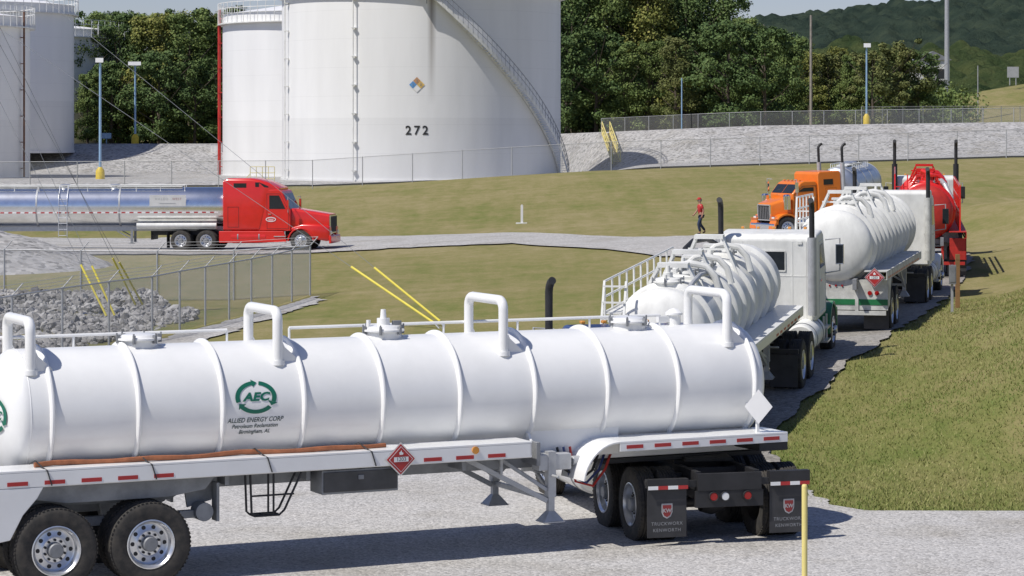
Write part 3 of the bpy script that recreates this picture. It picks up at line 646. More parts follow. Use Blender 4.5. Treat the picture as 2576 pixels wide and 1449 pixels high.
mb=MB(); mb.cyl((5.95,-1.25,1.50),(5.95,-1.275,1.50),.05,n=14); add('side_marker_light',mb,ALIGHT,fg)
for dd in(0,.1,.2):
    mb=MB(); mb.tube([(7.45+dd,-.7,1.4),(7.5+dd,-.78,1.12-dd),(7.75+dd,-.82,.95-dd*.5),(8.0+dd,-.7,1.05),(8.2+dd,-.5,1.25)],.019,8); add('air_line',mb,[DARK,BLUE,REDW][int(dd*10+.5)],fg)
mb=MB(); mb.cyl((9.75,.1,zc+R-.03),(9.75,.1,zc+R+.14),.1); mb.lathe([(zc+R+.14,.13),(zc+R+.17,.13),(zc+R+.22,.07),(zc+R+.24,0)],18,(9.75,.1,0),'z'); mb.box((9.58,.1,zc+R+.08),(.2,.08,.08)); add('vent_valve',mb,WHITE,fg)
mb=MB(); mb.bx(7.05,7.55,-.95,-.72,1.12,1.34); mb.cyl((7.6,-.85,1.22),(7.9,-.85,1.22),.07); add('hydraulic_valve_box',mb,GALV,fg,bevel=.01)
FT=(-math.sin(rad(15)),math.cos(rad(15)))
tractor('blue day-cab truck tractor with dark lettered mudflaps, seen from behind',(2.66,36.8),FT,dict(wb=4.1,cx=2.6,cl=1.3,ch=2.74,body=BLUE,ftm=WHITE,stacks=(1,),st=3.42,sx=2.75,sy=.40,flapsigns=1,ft=(1.55,3.2),fz=.68,fy=1.02,stm=GALV,fo=.65),0.)
# ================================================================== TRUCK 2
r2=(2.75,45.9); f2=(4.9,53.9); L2=math.dist(r2,f2)
t2=vac_trailer('white ribbed vacuum tank trailer with side walkway handrails and raised guards',r2,f2,dict(L=L2,zc=2.08,R=.82,rings=[.35,1.5]+[2.7+.95*i for i in range(6)],rh=1.7,guards=[(1.0,.32),(2.4,.42),(4.6,.5)],trap=1,gh=.45,hatches=[.5,1.9,3.7,6.0],wx=(.5,1.75),deck=(-.5,L2+.3),tape=[(5,L2)],siderail=(-.3,L2-2.4),railz=3.05,pipes=[1.7,3.0,5.2],lg=5.9,paint=WHITE2,fit=WHITE2,allvalve=1,frx=7.5))
mb=MB(); mb.tube([(4.6,.5,2.95),(4.9,.55,3.12),(5.5,.5,3.22),(6.2,.35,3.2),(6.8,.3,3.05),(7.2,.2,2.9)],.055,10); add('hose',mb,DARK,t2)
mb=MB(); mb.tube([(.2,-.35,2.75),(.5,-.45,2.95),(1.4,-.42,3.0),(2.2,-.45,2.95),(2.8,-.5,2.8)],.045,8); add('top_pipe',mb,GALV,t2)
F2=(math.sin(rad(14)),math.cos(rad(14)))
tractor('white day-cab truck with green front fenders and tall exhaust stacks',(5.0,53.4),F2,dict(wb=5.0,cx=2.6,cl=1.6,ch=2.9,body=WHITE2,fender=GREEN,ftm=WHITE2,stm=GALV,st=3.6,chassis=DARK,seams=0,ft=(1.5,3.2),cw=1.08,sy=-.08))
# ================================================================== TRUCK 3
r3=(7.8,61.2); f3=(10.5,72.2); L3=math.dist(r3,f3)
t3=vac_trailer('white ribbed vacuum tank trailer with red hazard placard on rear corner',r3,f3,dict(L=L3,R=.86,rings=[.3+1.0*i for i in range(12)],rh=1.9,guards=[(.8,.42),(4.4,.42),(8.2,.42)],trap=1,gh=.45,hatches=[2.4,6.4,9.6],wx=(.95,2.2),deck=(-.3,9.6),tape=[(0,9)],rearpanel=1,siderail=(.4,3.5),railz=3.3,pipes=[1.4,5.5,7.2],lg=8.2,paint=WHITE2,fit=WHITE2,frx=9,deckpaint=DIRTY,allvalve=1))
placard(t3,(-.33,-.95,1.42),(0,-1,0),(0,0,1),.22)
F3=(math.sin(rad(14)),math.cos(rad(14)))
tractor('white truck tractor with grimy exhaust pipes and dark mirrors',(10.6,72.0),F3,dict(wb=4.9,cx=2.4,cl=1.6,ch=2.95,body=WHITE2,sl=.9,sh=3.15,ftm=WHITE2,stm=DIRTY,st=3.7,mir=DARK,seams=0))
# ================================================================== TRUCK 4
r4=(13.2,81.0); f4=(14.6,90.3); L4=math.dist(r4,f4)
vac_trailer('red vacuum tank trailer with red raised guards, manifold pipes and railings',r4,f4,dict(L=L4,R=.82,zc=2.2,rings=[.3+1.1*i for i in range(8)],rh=1.9,ringpaint=RED,guards=[(1.2,.28),(4.0,.38),(6.6,.45)],trap=1,gh=.35,gw=.6,hatches=[.6,3.0,5.4],wx=(.95,2.2),deck=(-.3,L4),tape=[(0,4)],siderail=(.4,8),railz=3.35,rightrail=(.1,8.3),pipes=[2.0,4.6,6.0],lg=6.2,paint=REDW,fit=RED,deckpaint=REDW,allvalve=1,frx=7))
F4=(math.sin(rad(8)),math.cos(rad(8)))
tractor('white truck tractor with black-tipped exhaust stacks and red frame',(14.7,90.2),F4,dict(wb=4.9,cx=2.4,cl=1.6,ch=2.95,body=WHITE2,chassis=REDW,ftm=REDW,st=4.15,stm=DARK,mir=DARK,seams=0,cw=1.08))
# ================================================================== polished tankers
def bulk_trailer(label,rear,front,P):
    r0=Vector((*rear,G(*rear)));r1=Vector((*front,G(*front))); root=top(E('tank_trailer',r0,r1-r0),label,'tank trailer'); L=(r1-r0).length; R=P.get('R',1.0); zc=P.get('zc',2.18)
    mb=MB(); hd=.28
    prof=[(-hd*math.cos(rad(a)),max(R*math.sin(rad(a))**.7,.001)) for a in range(0,91,9)]+[(L*k/8,R) for k in range(1,8)]+[(L+hd*math.cos(rad(a)),max(R*math.sin(rad(a))**.7,.001)) for a in range(90,-1,-9)]
    mb.lathe(prof,72,(0,0,zc),'x',caps=False); add('tank',mb,P.get('mat',TANKCH),root)
    for t in [0.02,L*.36,L*.64,L-.02]:
        mb=MB(); mb.lathe([(-.05,R-.01),(-.04,R+.02),(.04,R+.02),(.05,R-.01)],72,(t,0,zc),'x',caps=False); add('tank_band',mb,GALV,root)
    mb=MB()
    for sg in(-1,1): mb.bx(0,L,sg*.45-.05,sg*.45+.05,1.0,1.22)
    mb.bx(-.2,-.1,-1.2,1.2,.5,.6); add('chassis_frame',mb,GALV,root)
    mb=MB(); mb.bx(L*.2,L*.85,-.25,.25,zc+R,zc+R+.05,0)
    for sg in(-1,1):
        mb.cyl((L*.2,sg*.5,zc+R+.10),(L*.86,sg*.5,zc+R+.10),.022,n=8)
        for k in range(9): x=L*(.2+.66*k/8); mb.cyl((x,sg*.5,zc+R-.25),(x,sg*.5,zc+R+.1),.018,n=6)
    add('walkway',mb,WHITE2,root)
    for x in(L*.45,L*.62):
        mb=MB(); mb.lathe([(zc+R-.05,.28),(zc+R+.1,.28),(zc+R+.15,.2),(zc+R+.17,0)],20,(x,0,0),'z',caps=False); add('manhole_hatch',mb,ALU,root)
    for x in P.get('ladder',[]):
        mb=MB()
        pa=[(0,-.5,zc+R+.1)]+[(0,-(R+.06)*math.sin(rad(a)),zc+(R+.06)*math.cos(rad(a))) for a in(35,55,75,90)]+[(0,-R-.08,.75)]
        for d in(0,.42): mb.tube([(x+d,p[1],p[2]) for p in pa],.022,8)
        for z in np.arange(.8,zc+.5,.3): mb.cyl((x,-R-.08,z),(x+.42,-R-.08,z),.016,n=6)
        add('ladder',mb,ALU,root)
    mb=MB(); mb.cyl((L*.70,-1.02,1.28),(L*.97,-1.02,1.28),.13,n=16); mb.bx(L*.70,L*.97,-1.0,-.5,1.1,1.14); add('hose_tube',mb,WHITE2,root)
    mb=MB(); y=-R*math.cos(rad(-15))-.006; x=.3
    while x<L-.5: mb.bx(x,x+.2,y-.03,y,zc-.30,zc-.255,0); mb.bx(x+.2,x+.4,y-.03,y,zc-.30,zc-.255,1); x+=.4
    add('reflective_tape',mb,[TAPER,WDEC],root)
    if P.get('sign'):
        x=P['sign']; mb=MB(); mb.bx(x-.90,x+.90,-R-.05,-R-.02,zc+.05,zc+.60,0)
        txt(mb,'HALEO',.17,lambda u,v:(x-.30+u,-R-.054,zc+.40+v),1,space=1.35); txt(mb,'WEST',.17,lambda u,v:(x+.46+u,-R-.054,zc+.40+v),2,space=1.1)
        mb.bx(x-.4,x+.4,-R-.056,-R-.052,zc+.17,zc+.20,3); add('name_board',mb,[M('faded_board',(.68,.68,.66),.5),M('faded_gray_letters',(.38,.39,.40),.6),M('faded_maroon',(.42,.20,.19),.6),M('faded_gray_letters',(.38,.39,.40),.6)],root)
    for wx in(.9,2.15):
        for sg in(-1,1): wheel(root,wx,sg*1.1,.52)
    for sg in(-1,1):
        mb=MB(); x=P.get('lgx',L-2.6); mb.bx(x-.06,x+.06,sg*.8-.06,sg*.8+.06,.4,1.1); mb.bx(x-.15,x+.15,sg*.8-.15,sg*.8+.15,.38,.4); mb.beam((x-.8,sg*.8,1.05),(x,sg*.8,.6),.05,.05); add('landing_gear',mb,GRAY,root)
    return root
r5=(-29.0,127.4); f5=(-14.35,128.0)
bulk_trailer('polished silver tanker trailer with white name board and ladder',r5,f5,dict(R=.98,zc=2.2,ladder=[6.4],sign=11.8,lgx=10.0))
FR=(math.cos(rad(-8)),math.sin(rad(-8)))
rt=tractor('bright red sleeper truck with sloping hood and chrome wheels',(-15.7,127.9),FR,dict(wb=5.45,cx=3.25,cl=1.6,ch=3.05,body=RED,sl=1.75,sh=3.62,aero=1,ftm=RED,nose=1.82,hoodz=2.12,hp=1.1,fo=1.38,hw=.82,stacks=(),ro=2.3,grf=CHROME,grb=DARK,bump=RED,mir=RED,ft=(1.9,3.7),cw=1.08))
mb=MB(); f=lambda u,v:(3.93+u,-1.10,1.55+v)
n=18; mb.add([f(.26*math.cos(2*math.pi*i/n),.12*math.sin(2*math.pi*i/n)+.03) for i in range(n)]+[f(.22*math.cos(2*math.pi*i/n),.085*math.sin(2*math.pi*i/n)+.03) for i in range(n)],[(i,(i+1)%n,n+(i+1)%n,n+i) for i in range(n)],0)
for k in range(3): mb.add([f(-.15+.02*k,.05-.04*k),f(.15-.02*k,.05-.04*k),f(.15-.02*k,.065-.04*k),f(-.15+.02*k,.065-.04*k)],[(0,1,2,3)],0)
add('door_emblem',mb,[WDEC],rt)
for sg in(-1,1): mb=MB(); mb.prism([(1.3,.42),(1.3,1.0),(4.6,1.0),(4.75,.45)],sg*1.14-.03,sg*1.14+.03); add('side_skirt',mb,RED,rt,bevel=.03)
FO=(-.92,-.39); po=(15.5,115.6)
tractor('orange long-nosed sleeper truck with chrome stacks and air cleaners',po,FO,dict(wb=4.0,cx=2.35,cl=1.2,ch=2.55,body=ORANGE,sl=1.2,sh=2.95,fo=.5,stacks=(-1,1),st=4.05,aircl=1,stt=DARK,stm=GALV,ftm=CHROME,hoodz=1.85,nose=1.65))
bf=(po[0]-.6,po[1]+.7); br=(bf[0]+.25*9.5,bf[1]+.968*9.5)
bulk_trailer('dull silver tanker trailer coupled to the orange truck',br,bf,dict(R=.93,zc=2.12,ladder=[4.5],mat=TANKDU))
# ================================================================== storage tanks
def tank_mat(name,stain=False,base=.80):
    m=bpy.data.materials.new(name); m.use_nodes=True; nt=m.node_tree; N=nt.nodes; Lk=nt.links; b=N['Principled BSDF']; b.inputs['Roughness'].default_value=.5
    tc=N.new('ShaderNodeTexCoord'); sp=N.new('ShaderNodeSeparateXYZ'); Lk.new(tc.outputs['Object'],sp.inputs[0])
    def mth(op,a,bv=None,c=None):
        n=N.new('ShaderNodeMath'); n.operation=op
        for i,q in enumerate((a,bv,c)):
            if q is None: continue
            if isinstance(q,(int,float)): n.inputs[i].default_value=q
            else: Lk.new(q,n.inputs[i])
        return n.outputs[0]
    fr=mth('FRACT',mth('DIVIDE',sp.outputs[2],2.42)); seam=mth('LESS_THAN',fr,.018)
    low=mth('LESS_THAN',sp.outputs[2],5.45)
    no=N.new('ShaderNodeTexNoise'); no.inputs['Scale'].default_value=.35; no.inputs['Detail'].default_value=8; mp=N.new('ShaderNodeMapping'); mp.inputs['Scale'].default_value=(1.4,1.4,.25); Lk.new(tc.outputs['Object'],mp.inputs[0]); Lk.new(mp.outputs[0],no.inputs['Vector'])
    val=mth('MULTIPLY_ADD',no.outputs['Fac'],-.18,base+.08); val=mth('MULTIPLY_ADD',seam,-.05,val); val=mth('MULTIPLY_ADD',low,-.05,val)
    if stain:
        dx=mth('ABSOLUTE',mth('SUBTRACT',sp.outputs[0],1.27)); wob=mth('MULTIPLY_ADD',no.outputs['Fac'],.5,-.25)
        s=mth('SUBTRACT',1,mth('DIVIDE',mth('ABSOLUTE',mth('ADD',dx,wob)),.42)); s=mth('MAXIMUM',s,0)
        v=mth('MINIMUM',mth('MAXIMUM',mth('DIVIDE',mth('SUBTRACT',sp.outputs[2],6.5),8),0),1); fy=mth('LESS_THAN',sp.outputs[1],0)
        s=mth('MULTIPLY',mth('MULTIPLY',s,mth('POWER',v,.8)),fy); s=mth('MULTIPLY',s,.8)
    cb=N.new('ShaderNodeCombineColor'); Lk.new(val,cb.inputs[0]); Lk.new(val,cb.inputs[1]); Lk.new(mth('MULTIPLY',val,.985),cb.inputs[2])
    if stain:
        mx=N.new('ShaderNodeMix'); mx.data_type='RGBA'; Lk.new(s,mx.inputs[0]); Lk.new(cb.outputs[0],mx.inputs[6]); mx.inputs[7].default_value=(.17,.14,.11,1); Lk.new(mx.outputs[2],b.inputs['Base Color'])
    else: Lk.new(cb.outputs[0],b.inputs['Base Color'])
    bp=N.new('ShaderNodeBump'); bp.inputs['Strength'].default_value=.3; bp.inputs['Distance'].default_value=.12; Lk.new(no.outputs['Fac'],bp.inputs['Height']); Lk.new(bp.outputs[0],b.inputs['Normal'])
    return m
TM=tank_mat('storage_tank_paint'); TMS=tank_mat('stained_storage_tank_paint',True)
def storage_tank(label,x,y,z,R,h,mat,rail=True,pipes=()):
    root=top(E('storage_tank',(x,y,z)),label,'storage tank')
    mb=MB(); mb.lathe([(0,R+.12),(.25,R+.12),(.25,R),(h,R)],128,ax='z',caps=False); add('shell',mb,mat,root)
    mb=MB(); mb.lathe([(h-.02,R+.0),(h+.02,R+.1),(h+.05,R-.1),(h+1.2,R*.3),(h+1.3,0)],96,ax='z',caps=False); add('roof',mb,mat,root)
    mb=MB(); mb.lathe([(h-1.0,R+.01),(h-1.0,R+.5),(h-.9,R+.5),(h-.9,R+.01)],128,ax='z',caps=False); add('wind_girder',mb,WHITE2,root)
    if rail:
        mb=MB(); n=72
        for zz in(h+.5,h+1.05): 
            mb.lathe([(zz-.03,R+.42),(zz+.03,R+.42),(zz+.03,R+.48),(zz-.03,R+.48),(zz-.03,R+.42)],96,ax='z',caps=False)
        for i in range(n): a=2*math.pi*i/n; mb.cyl(((R+.45)*math.cos(a),(R+.45)*math.sin(a),h-.9),((R+.45)*math.cos(a),(R+.45)*math.sin(a),h+1.05),.035,n=6)
        add('roof_railing',mb,WHITE2,root)
    for (a,c,r,col) in pipes:
        mb=MB(); px,py=(R+.35)*math.sin(rad(a)),-(R+.35)*math.cos(rad(a)); mb.cyl((px,py,.2),(px,py,h+.6),r,n=8); 
        for zz in np.arange(1,h,2.4): mb.box((px*.99,py*.99,zz),(.35,.35,.08))
        add('riser_pipe',mb,col,root)
    return root
bt=storage_tank('huge white storage tank numbered 272 with spiral stairway and hazard diamond',-8.0,225,1.85,12.3,17,TMS,pipes=[(-25,0,.05,WHITE2),(-67,0,.05,WHITE2)])
R0=12.3
mb=MB(); mr=MB(); N=78; A0,A1=80,4; Z0,Z1=.3,16.1
P3=lambda a,r,z:(r*math.sin(rad(a)),-r*math.cos(rad(a)),z)
for i in range(N):
    u=i/(N-1); a=A0+(A1-A0)*u; z=Z0+(Z1-Z0)*u
    mb.beam(P3(a,R0+.02,z),P3(a,R0+.85,z),.28,.04)
K=40
for rr_ in(R0+.12,R0+.88):
    for k in range(K):
        u0=k/K;u1=(k+1)/K; mb.beam(P3(A0+(A1-A0)*u0,rr_,Z0+(Z1-Z0)*u0-.05),P3(A0+(A1-A0)*u1,rr_,Z0+(Z1-Z0)*u1-.05),.05,.28)
for dz,rw in((1.05,.035),(.55,.025)):
    mr.tube([P3(A0+(A1-A0)*k/K,R0+.9,Z0+(Z1-Z0)*k/K+dz) for k in range(K+1)],rw,6)
for k in range(K+1): u=k/K; a=A0+(A1-A0)*u;z=Z0+(Z1-Z0)*u; mr.cyl(P3(a,R0+.9,z),P3(a,R0+.9,z+1.05),.025,n=6)
mb.beam(P3(3,R0,16.1),P3(3,R0+1.2,16.1),1.8,.08); mr.tube([P3(8,R0+1.15,16.1),P3(8,R0+1.15,17.2),P3(-1,R0+1.15,17.2),P3(-1,R0+1.15,16.1)],.03,6); mr.beam(P3(4,R0+.3,15.0),P3(4,R0+1.1,16.0),.08,.08)
add('stairway',mb,WHITE2,bt); add('stair_handrail',mr,M('stair_rail_gray',(.25,.27,.30),.5),bt)
def onBT(cxr,z,e=.03):
    a0=math.asin(cxr/R0)
    return lambda u,v:((R0+e)*math.sin(a0+u/R0),-(R0+e)*math.cos(a0+u/R0),z+v)
mb=MB(); txt(mb,'272',1.05,onBT(.05,4.35),0,bold=.02,space=1.35); add('tank_number',mb,BLACKD,bt)
mb=MB(); fn=onBT(.05,8.2,.04); s=.66
for cxx,cyy,mm in((0,s/2,0),(-s/2,0,1),(s/2,0,2),(0,-s/2,3)):
    q=s/2*.96; mb.add([fn(cxx-q,cyy),fn(cxx,cyy-q),fn(cxx+q,cyy),fn(cxx,cyy+q)],[(0,1,2,3)],mm)
fn2=onBT(.05,8.2,.07); txt(mb,'1',.4,lambda u,v:fn2(u-s/2,v),4); txt(mb,'3',.4,lambda u,v:fn2(u,v+s/2),4); txt(mb,'0',.4,lambda u,v:fn2(u+s/2,v),4)
add('hazard_diamond',mb,[M('faded_red',(.55,.30,.14),.6),M('sign_blue',(.12,.32,.62),.6),M('sign_yellow',(.75,.50,.14),.6),WDEC,GRAY],bt)
storage_tank('white storage tank with red riser pipes beside the larger tank',-17.6,248.5,1.8,10.6,15.7,TM,pipes=[(-88,0,.16,REDW),(-84,0,.10,REDW)])
storage_tank('white storage tank with roof railing and a red riser pipe',-56.1,236,1.8,11.2,14.9,TM,pipes=[(78,0,.09,RUST)])
storage_tank('white storage tank standing behind the gravel berm',-60.1,303,4.0,13.4,14.2,TM,pipes=[(60,0,.06,GALV)])
storage_tank('white storage tank with a railed roof between two others',-57.6,271,4.0,10.8,15.6,TM)
# ================================================================== fences
def link_mat(n,a): return M(n,(.55,.56,.57),.6,metal=.1,alpha=a,var=.1)
LK1=link_mat('chain_link_mesh',.16); LK2=link_mat('chain_link_mesh_dense',.30)
def fence(label,pts,h,sp,mat,arms=False,pr=.035):
    root=top(E('chain_link_fence',(pts[0][0],pts[0][1],G(*pts[0]))),label,'fence'); o=Vector(root.location)
    P=[]
    for (a,b) in zip(pts[:-1],pts[1:]):
        d=math.dist(a,b); n=max(1,round(d/sp))
        for i in range(n): P.append((a[0]+(b[0]-a[0])*i/n,a[1]+(b[1]-a[1])*i/n))
    P.append(pts[-1]); Q=[Vector((x,y,G(x,y)))-o for x,y in P]
    me=None
    for q in Q:
        if me is None:
            mb=MB(); mb.cyl((0,0,-.1),(0,0,h+.03),pr,n=8)
            if arms: mb.cyl((0,0,h),(.28,0,h+.32),.018,n=6)
            me=mb.mesh('post',[GALV])
        obj('post',me,root,q)
    mb=MB(); mb.tube([q+Vector((0,0,h)) for q in Q],.024,6); add('top_rail',mb,GALV,root)
    if arms:
        for k in(.35,.65,1.): mb=MB(); mb.tube([q+Vector((.28*k,0,h+.32*k)) for q in Q],.006,4); add('barbed_wire',mb,GALV,root)
    mb=MB(); vs=[];fs=[]
    for q in Q: vs+=[q+Vector((0,.02,.03)),q+Vector((0,.02,h))]
    for i in range(len(Q)-1): fs.append((2*i,2*i+2,2*i+3,2*i+1))
    mb.add(vs,fs); add('wire_mesh',mb,mat,root)
    return root
fence('long chain-link fence along the top of the grass slope',[(-46,203),(-16,204),(8,205),(44,206),(60,207)],2.3,3.9,LK1)
fence('chain-link fence around the rock-lined basin',[(-34,89.5),(-7.1,89.5),(-10.0,70.7),(-14,58)],1.75,2.8,LK2,arms=True,pr=.032)
fence('chain-link fence along the crest of the gravel berm',[(9,256),(18,246),(45,243),(80,242)],1.5,3.,LK1)
fence('chain-link fence at the foot of the wooded bank',[(36,262),(60,280),(85,290)],2.0,3.,LK1)
ROCK=leaf_mat('limestone_rock',(.17,.165,.155),(.31,.30,.285),(.46,.45,.43),.8)
def rocks():
    bm=bmesh.new(); bmesh.ops.create_icosphere(bm,subdivisions=1,radius=1); V0=np.array([v.co[:] for v in bm.verts]); F0=np.array([[v.index for v in f.verts] for f in bm.faces]); bm.free()
    Vs=[];Fs=[];k=0
    for i in range(14000):
        y=rng.uniform(62,89.2); xm=np.interp(y,[60,70.7,80,89.2],[-14.0,-10.8,-9.8,-12.6]); x=rng.uniform(-22,xm)
        s=rng.uniform(.05,.12)*(1.6 if rng.random()<.10 else 1); V=V0*(1+.28*rng.standard_normal((len(V0),1)).clip(-1,1)); V=V*np.array([s*rng.uniform(.8,1.4),s*rng.uniform(.8,1.4),s*rng.uniform(.6,1.)])
        A=np.linalg.qr(rng.standard_normal((3,3)))[0]; V=V@A; z=G(x,y)+rng.uniform(-.05,.10)+.14*math.sin(x*.8)*math.sin(y*.6)+.25*float(sm((y-84)/5))
        Vs.append(V+np.array([x,y,z])); Fs.append(F0+k); k+=len(V0)
    o=rawmesh('riprap_rocks',np.concatenate(Vs),np.concatenate(Fs),ROCK,smooth=False); o['kind']='stuff'; o['label']='pale gray riprap boulders lining the fenced basin'; o['category']='rocks'
rocks()
rows=[(y,float(np.interp(y,[58,70.7,88],[-13.4,-9.7,-7.0]))+jit(y,21),float(np.interp(y,[58,70.7,86,88.5],[-11.5,-8.2,-6.4,-6.7]))+jit(y,23)*1.5) for y in np.arange(58,88.5,.4)]
strip('path',rows,8,GV3,.038)
def pile():
    n=48; V=[]
    for i in range(n):
        for j in range(n):
            x=(i/(n-1)-.5)*13;y=(j/(n-1)-.5)*13; d=math.hypot(x,y)/6.2; z=2.0*max(0,1-d)**.9+.10*noise.noise((x,y,0))+.05*noise.noise((x*3,y*3,2))
            V.append((x-23.8,y+112,G(x-23.8,y+112)+(z if d<1 else -.1)))
    i=(np.arange(n-1)[:,None]*n+np.arange(n-1)[None]).ravel(); o=rawmesh('gravel_pile',np.array(V),np.stack([i,i+n,i+n+1,i+1],1),GV2); top(o,'conical pile of pale gray gravel beside the track','gravel pile')
pile()
def tufts():
    n=120000; y=38.4+rng.random(n)**1.4*34; x=rng.uniform(4.2,18,n); xr=np.interp(y,XRD,XRX); k=(x>xr-.25+.45*rng.random(n))&(x<y*.215); x=x[k];y=y[k]; n=len(x); z=gz(x,y)+.02
    a=rng.uniform(0,6.28,n); h=rng.uniform(.012,.040,n)+.05*(rng.random(n)<.04); w=rng.uniform(.006,.014,n); lx=rng.normal(0,.03,n);ly=rng.normal(0,.03,n)
    dx=np.cos(a)*w;dy=np.sin(a)*w; V=np.empty((n,3,3)); V[:,0]=np.stack([x-dx,y-dy,z-.025],1);V[:,1]=np.stack([x+dx,y+dy,z-.025],1);V[:,2]=np.stack([x+lx,y+ly,z+h],1)
    o=rawmesh('grass_blades',V.reshape(-1,3),np.arange(n*3).reshape(-1,3),leaf_mat('grass_blade',(.13,.19,.04),(.23,.25,.08),(.35,.32,.14),.35,.25),smooth=False); o['kind']='stuff'; o['label']='short green grass on the roadside bank'; o['category']='grass'
tufts()
# ================================================================== trees
BARK=M('bark',(.13,.105,.08),.95,var=.4,scale=5)
LM=[leaf_mat('foliage_dark',(.055,.095,.032),(.085,.135,.042),(.13,.18,.056)),leaf_mat('foliage_mid',(.080,.125,.036),(.125,.175,.050),(.18,.225,.066)),leaf_mat('foliage_yellow',(.10,.125,.030),(.18,.20,.050),(.26,.25,.065)),leaf_mat('foliage_olive',(.085,.105,.034),(.135,.155,.050),(.19,.195,.066))]
def tree_mesh(seed,h,cr,clear,nc,nl,mat,size=.36):
    r=np.random.default_rng(seed); Vs=[]; C=[]
    for i in range(nc):
        u=r.random(); z=clear+(h-clear)*(u**.85); 
        f=(z-clear)/(h-clear); rad_=cr*math.sin(min(1,f*1.25+.22)*math.pi*.86)**.6
        a=r.uniform(0,6.283); d=rad_*math.sqrt(r.random())*.9; C.append((d*math.cos(a),d*math.sin(a),z,r.uniform(.09,.17)*h*(.6 if f>.85 else 1)*.72))
    C.append((0,0,h-.6,.8)); per=nl//len(C)
    for cx,cy,cz,cs in C:
        d=r.standard_normal((per,3)); d/=np.linalg.norm(d,axis=1)[:,None]; rr_=cs*(r.random(per)**.33)[:,None]*r.uniform(.7,1.25,(per,1)); p=np.array([cx,cy,cz])+d*rr_*np.array([1,1,.72])
        nrm=d*.8+r.standard_normal((per,3))*.45+np.array([-.1,-.15,.35]); nrm/=np.linalg.norm(nrm,axis=1)[:,None]
        t=np.cross(nrm,r.standard_normal((per,3))); t/=np.linalg.norm(t,axis=1)[:,None]; b=np.cross(nrm,t); s=size*r.uniform(.45,1.1,(per,1))
        q=np.stack([p-t*s*.5,p-b*s*.38,p+t*s*.5,p+b*s*.38],1); Vs.append(q.reshape(-1,3))
    V=np.concatenate(Vs); V[:,2]=np.maximum(V[:,2],.2); me=rawmesh('crown',V,np.arange(len(V)).reshape(-1,4),mat,smooth=False,link=False)
    mb=MB(); mb.tube([(0,0,-.2),(.05,0,h*.2),(-.05,.08,h*.5),(.05,0,h*.9)],[.028*h*.8,.02*h*.8,.013*h*.8,.003*h],8)
    for i in range(9):
        a=r.uniform(0,6.283); z0=h*r.uniform(.2,.65); ln=cr*r.uniform(.55,.9); mb.tube([(0,0,z0),(ln*.5*math.cos(a),ln*.5*math.sin(a),z0+ln*.35),(ln*math.cos(a),ln*math.sin(a),z0+ln*.8)],[.008*h,.005*h,.002*h],5)
    return me,mb.mesh('trunk',[BARK])
VAR={'a':tree_mesh(1,17,5.2,1.5,60,13000,LM[0]),'b':tree_mesh(2,16,4.6,1.2,52,12000,LM[1]),'c':tree_mesh(3,15,4.6,1.0,50,12000,LM[2]),'d':tree_mesh(4,11,5.2,.6,55,12000,LM[0]),'e':tree_mesh(5,10,4.8,.5,40,8000,LM[3]),'f':tree_mesh(6,13,4.0,.8,46,11000,LM[1]),'g':tree_mesh(8,16,4.3,.8,50,12000,LM[3])}
TL={'a':'tall dense dark green broadleaf tree','b':'tall green broadleaf tree at the wood edge','c':'yellow-green broadleaf tree in early autumn colour','d':'rounded dark green tree beside the berm','e':'low olive-green tree on the bank','f':'mid-green broadleaf tree at the wood edge','g':'tall olive-green broadleaf tree'}
def tree(px,D,v,s=1.):
    x=(px-CX)/FPX*D; z=G(x,D); root=top(E('tree',(x,D,z)),TL[v],'tree','trees at the edge of the wood'); root.scale=(s*random.uniform(.92,1.1),s*random.uniform(.92,1.1),s); root.rotation_euler=(0,0,random.uniform(0,6.28))
    me,tr=VAR[v]; obj('crown',me,root); obj('trunk',tr,root)
for px,D,v,s in[(150,300,'a',.92),(205,296,'b',.84),(250,304,'b',.98),(300,298,'a',.90),(345,306,'f',1.18),(385,296,'c',.98),(430,302,'c',1.02),(478,296,'b',.94),(520,304,'a',.92),(560,298,'f',1.2),(600,304,'a',.95),(225,316,'a',.95),(330,320,'b',1.02),(455,318,'a',.97),(540,320,'g',1.02),(280,290,'d',.85),(400,288,'d',.95),(490,289,'d',.85),(220,288,'f',.6),(550,290,'d',.9),
    (1395,284,'b',1.05),(1440,280,'a',1.02),(1490,286,'c',1.12),(1535,279,'b',1.05),(1585,284,'b',1.1),(1630,278,'c',1.06),(1680,283,'g',1.02),(1725,280,'a',.94),(1775,284,'b',.98),(1822,282,'a',.92),(1460,298,'a',1.2),(1560,300,'b',1.25),(1660,298,'a',1.15),(1760,300,'a',1.05),(1850,294,'f',.90),(1900,292,'f',.82),(1425,270,'d',.95),(1500,270,'d',1.0),(1570,269,'f',.72),(1640,271,'b',.6),(1700,268,'g',.6),
    (1832,263,'d',1.0),(1925,261,'d',.93),(1880,268,'b',.72),(1985,276,'f',.72),(2035,285,'c',.55),(2085,288,'e',.85),(2140,282,'f',.6),(2195,272,'e',.82),(2262,274,'e',.92),(2310,276,'d',.72),(2010,300,'b',.66),(2110,305,'c',.62),(2230,310,'b',.55),(1955,300,'b',.72)]:
    tree(px,D,v,s)
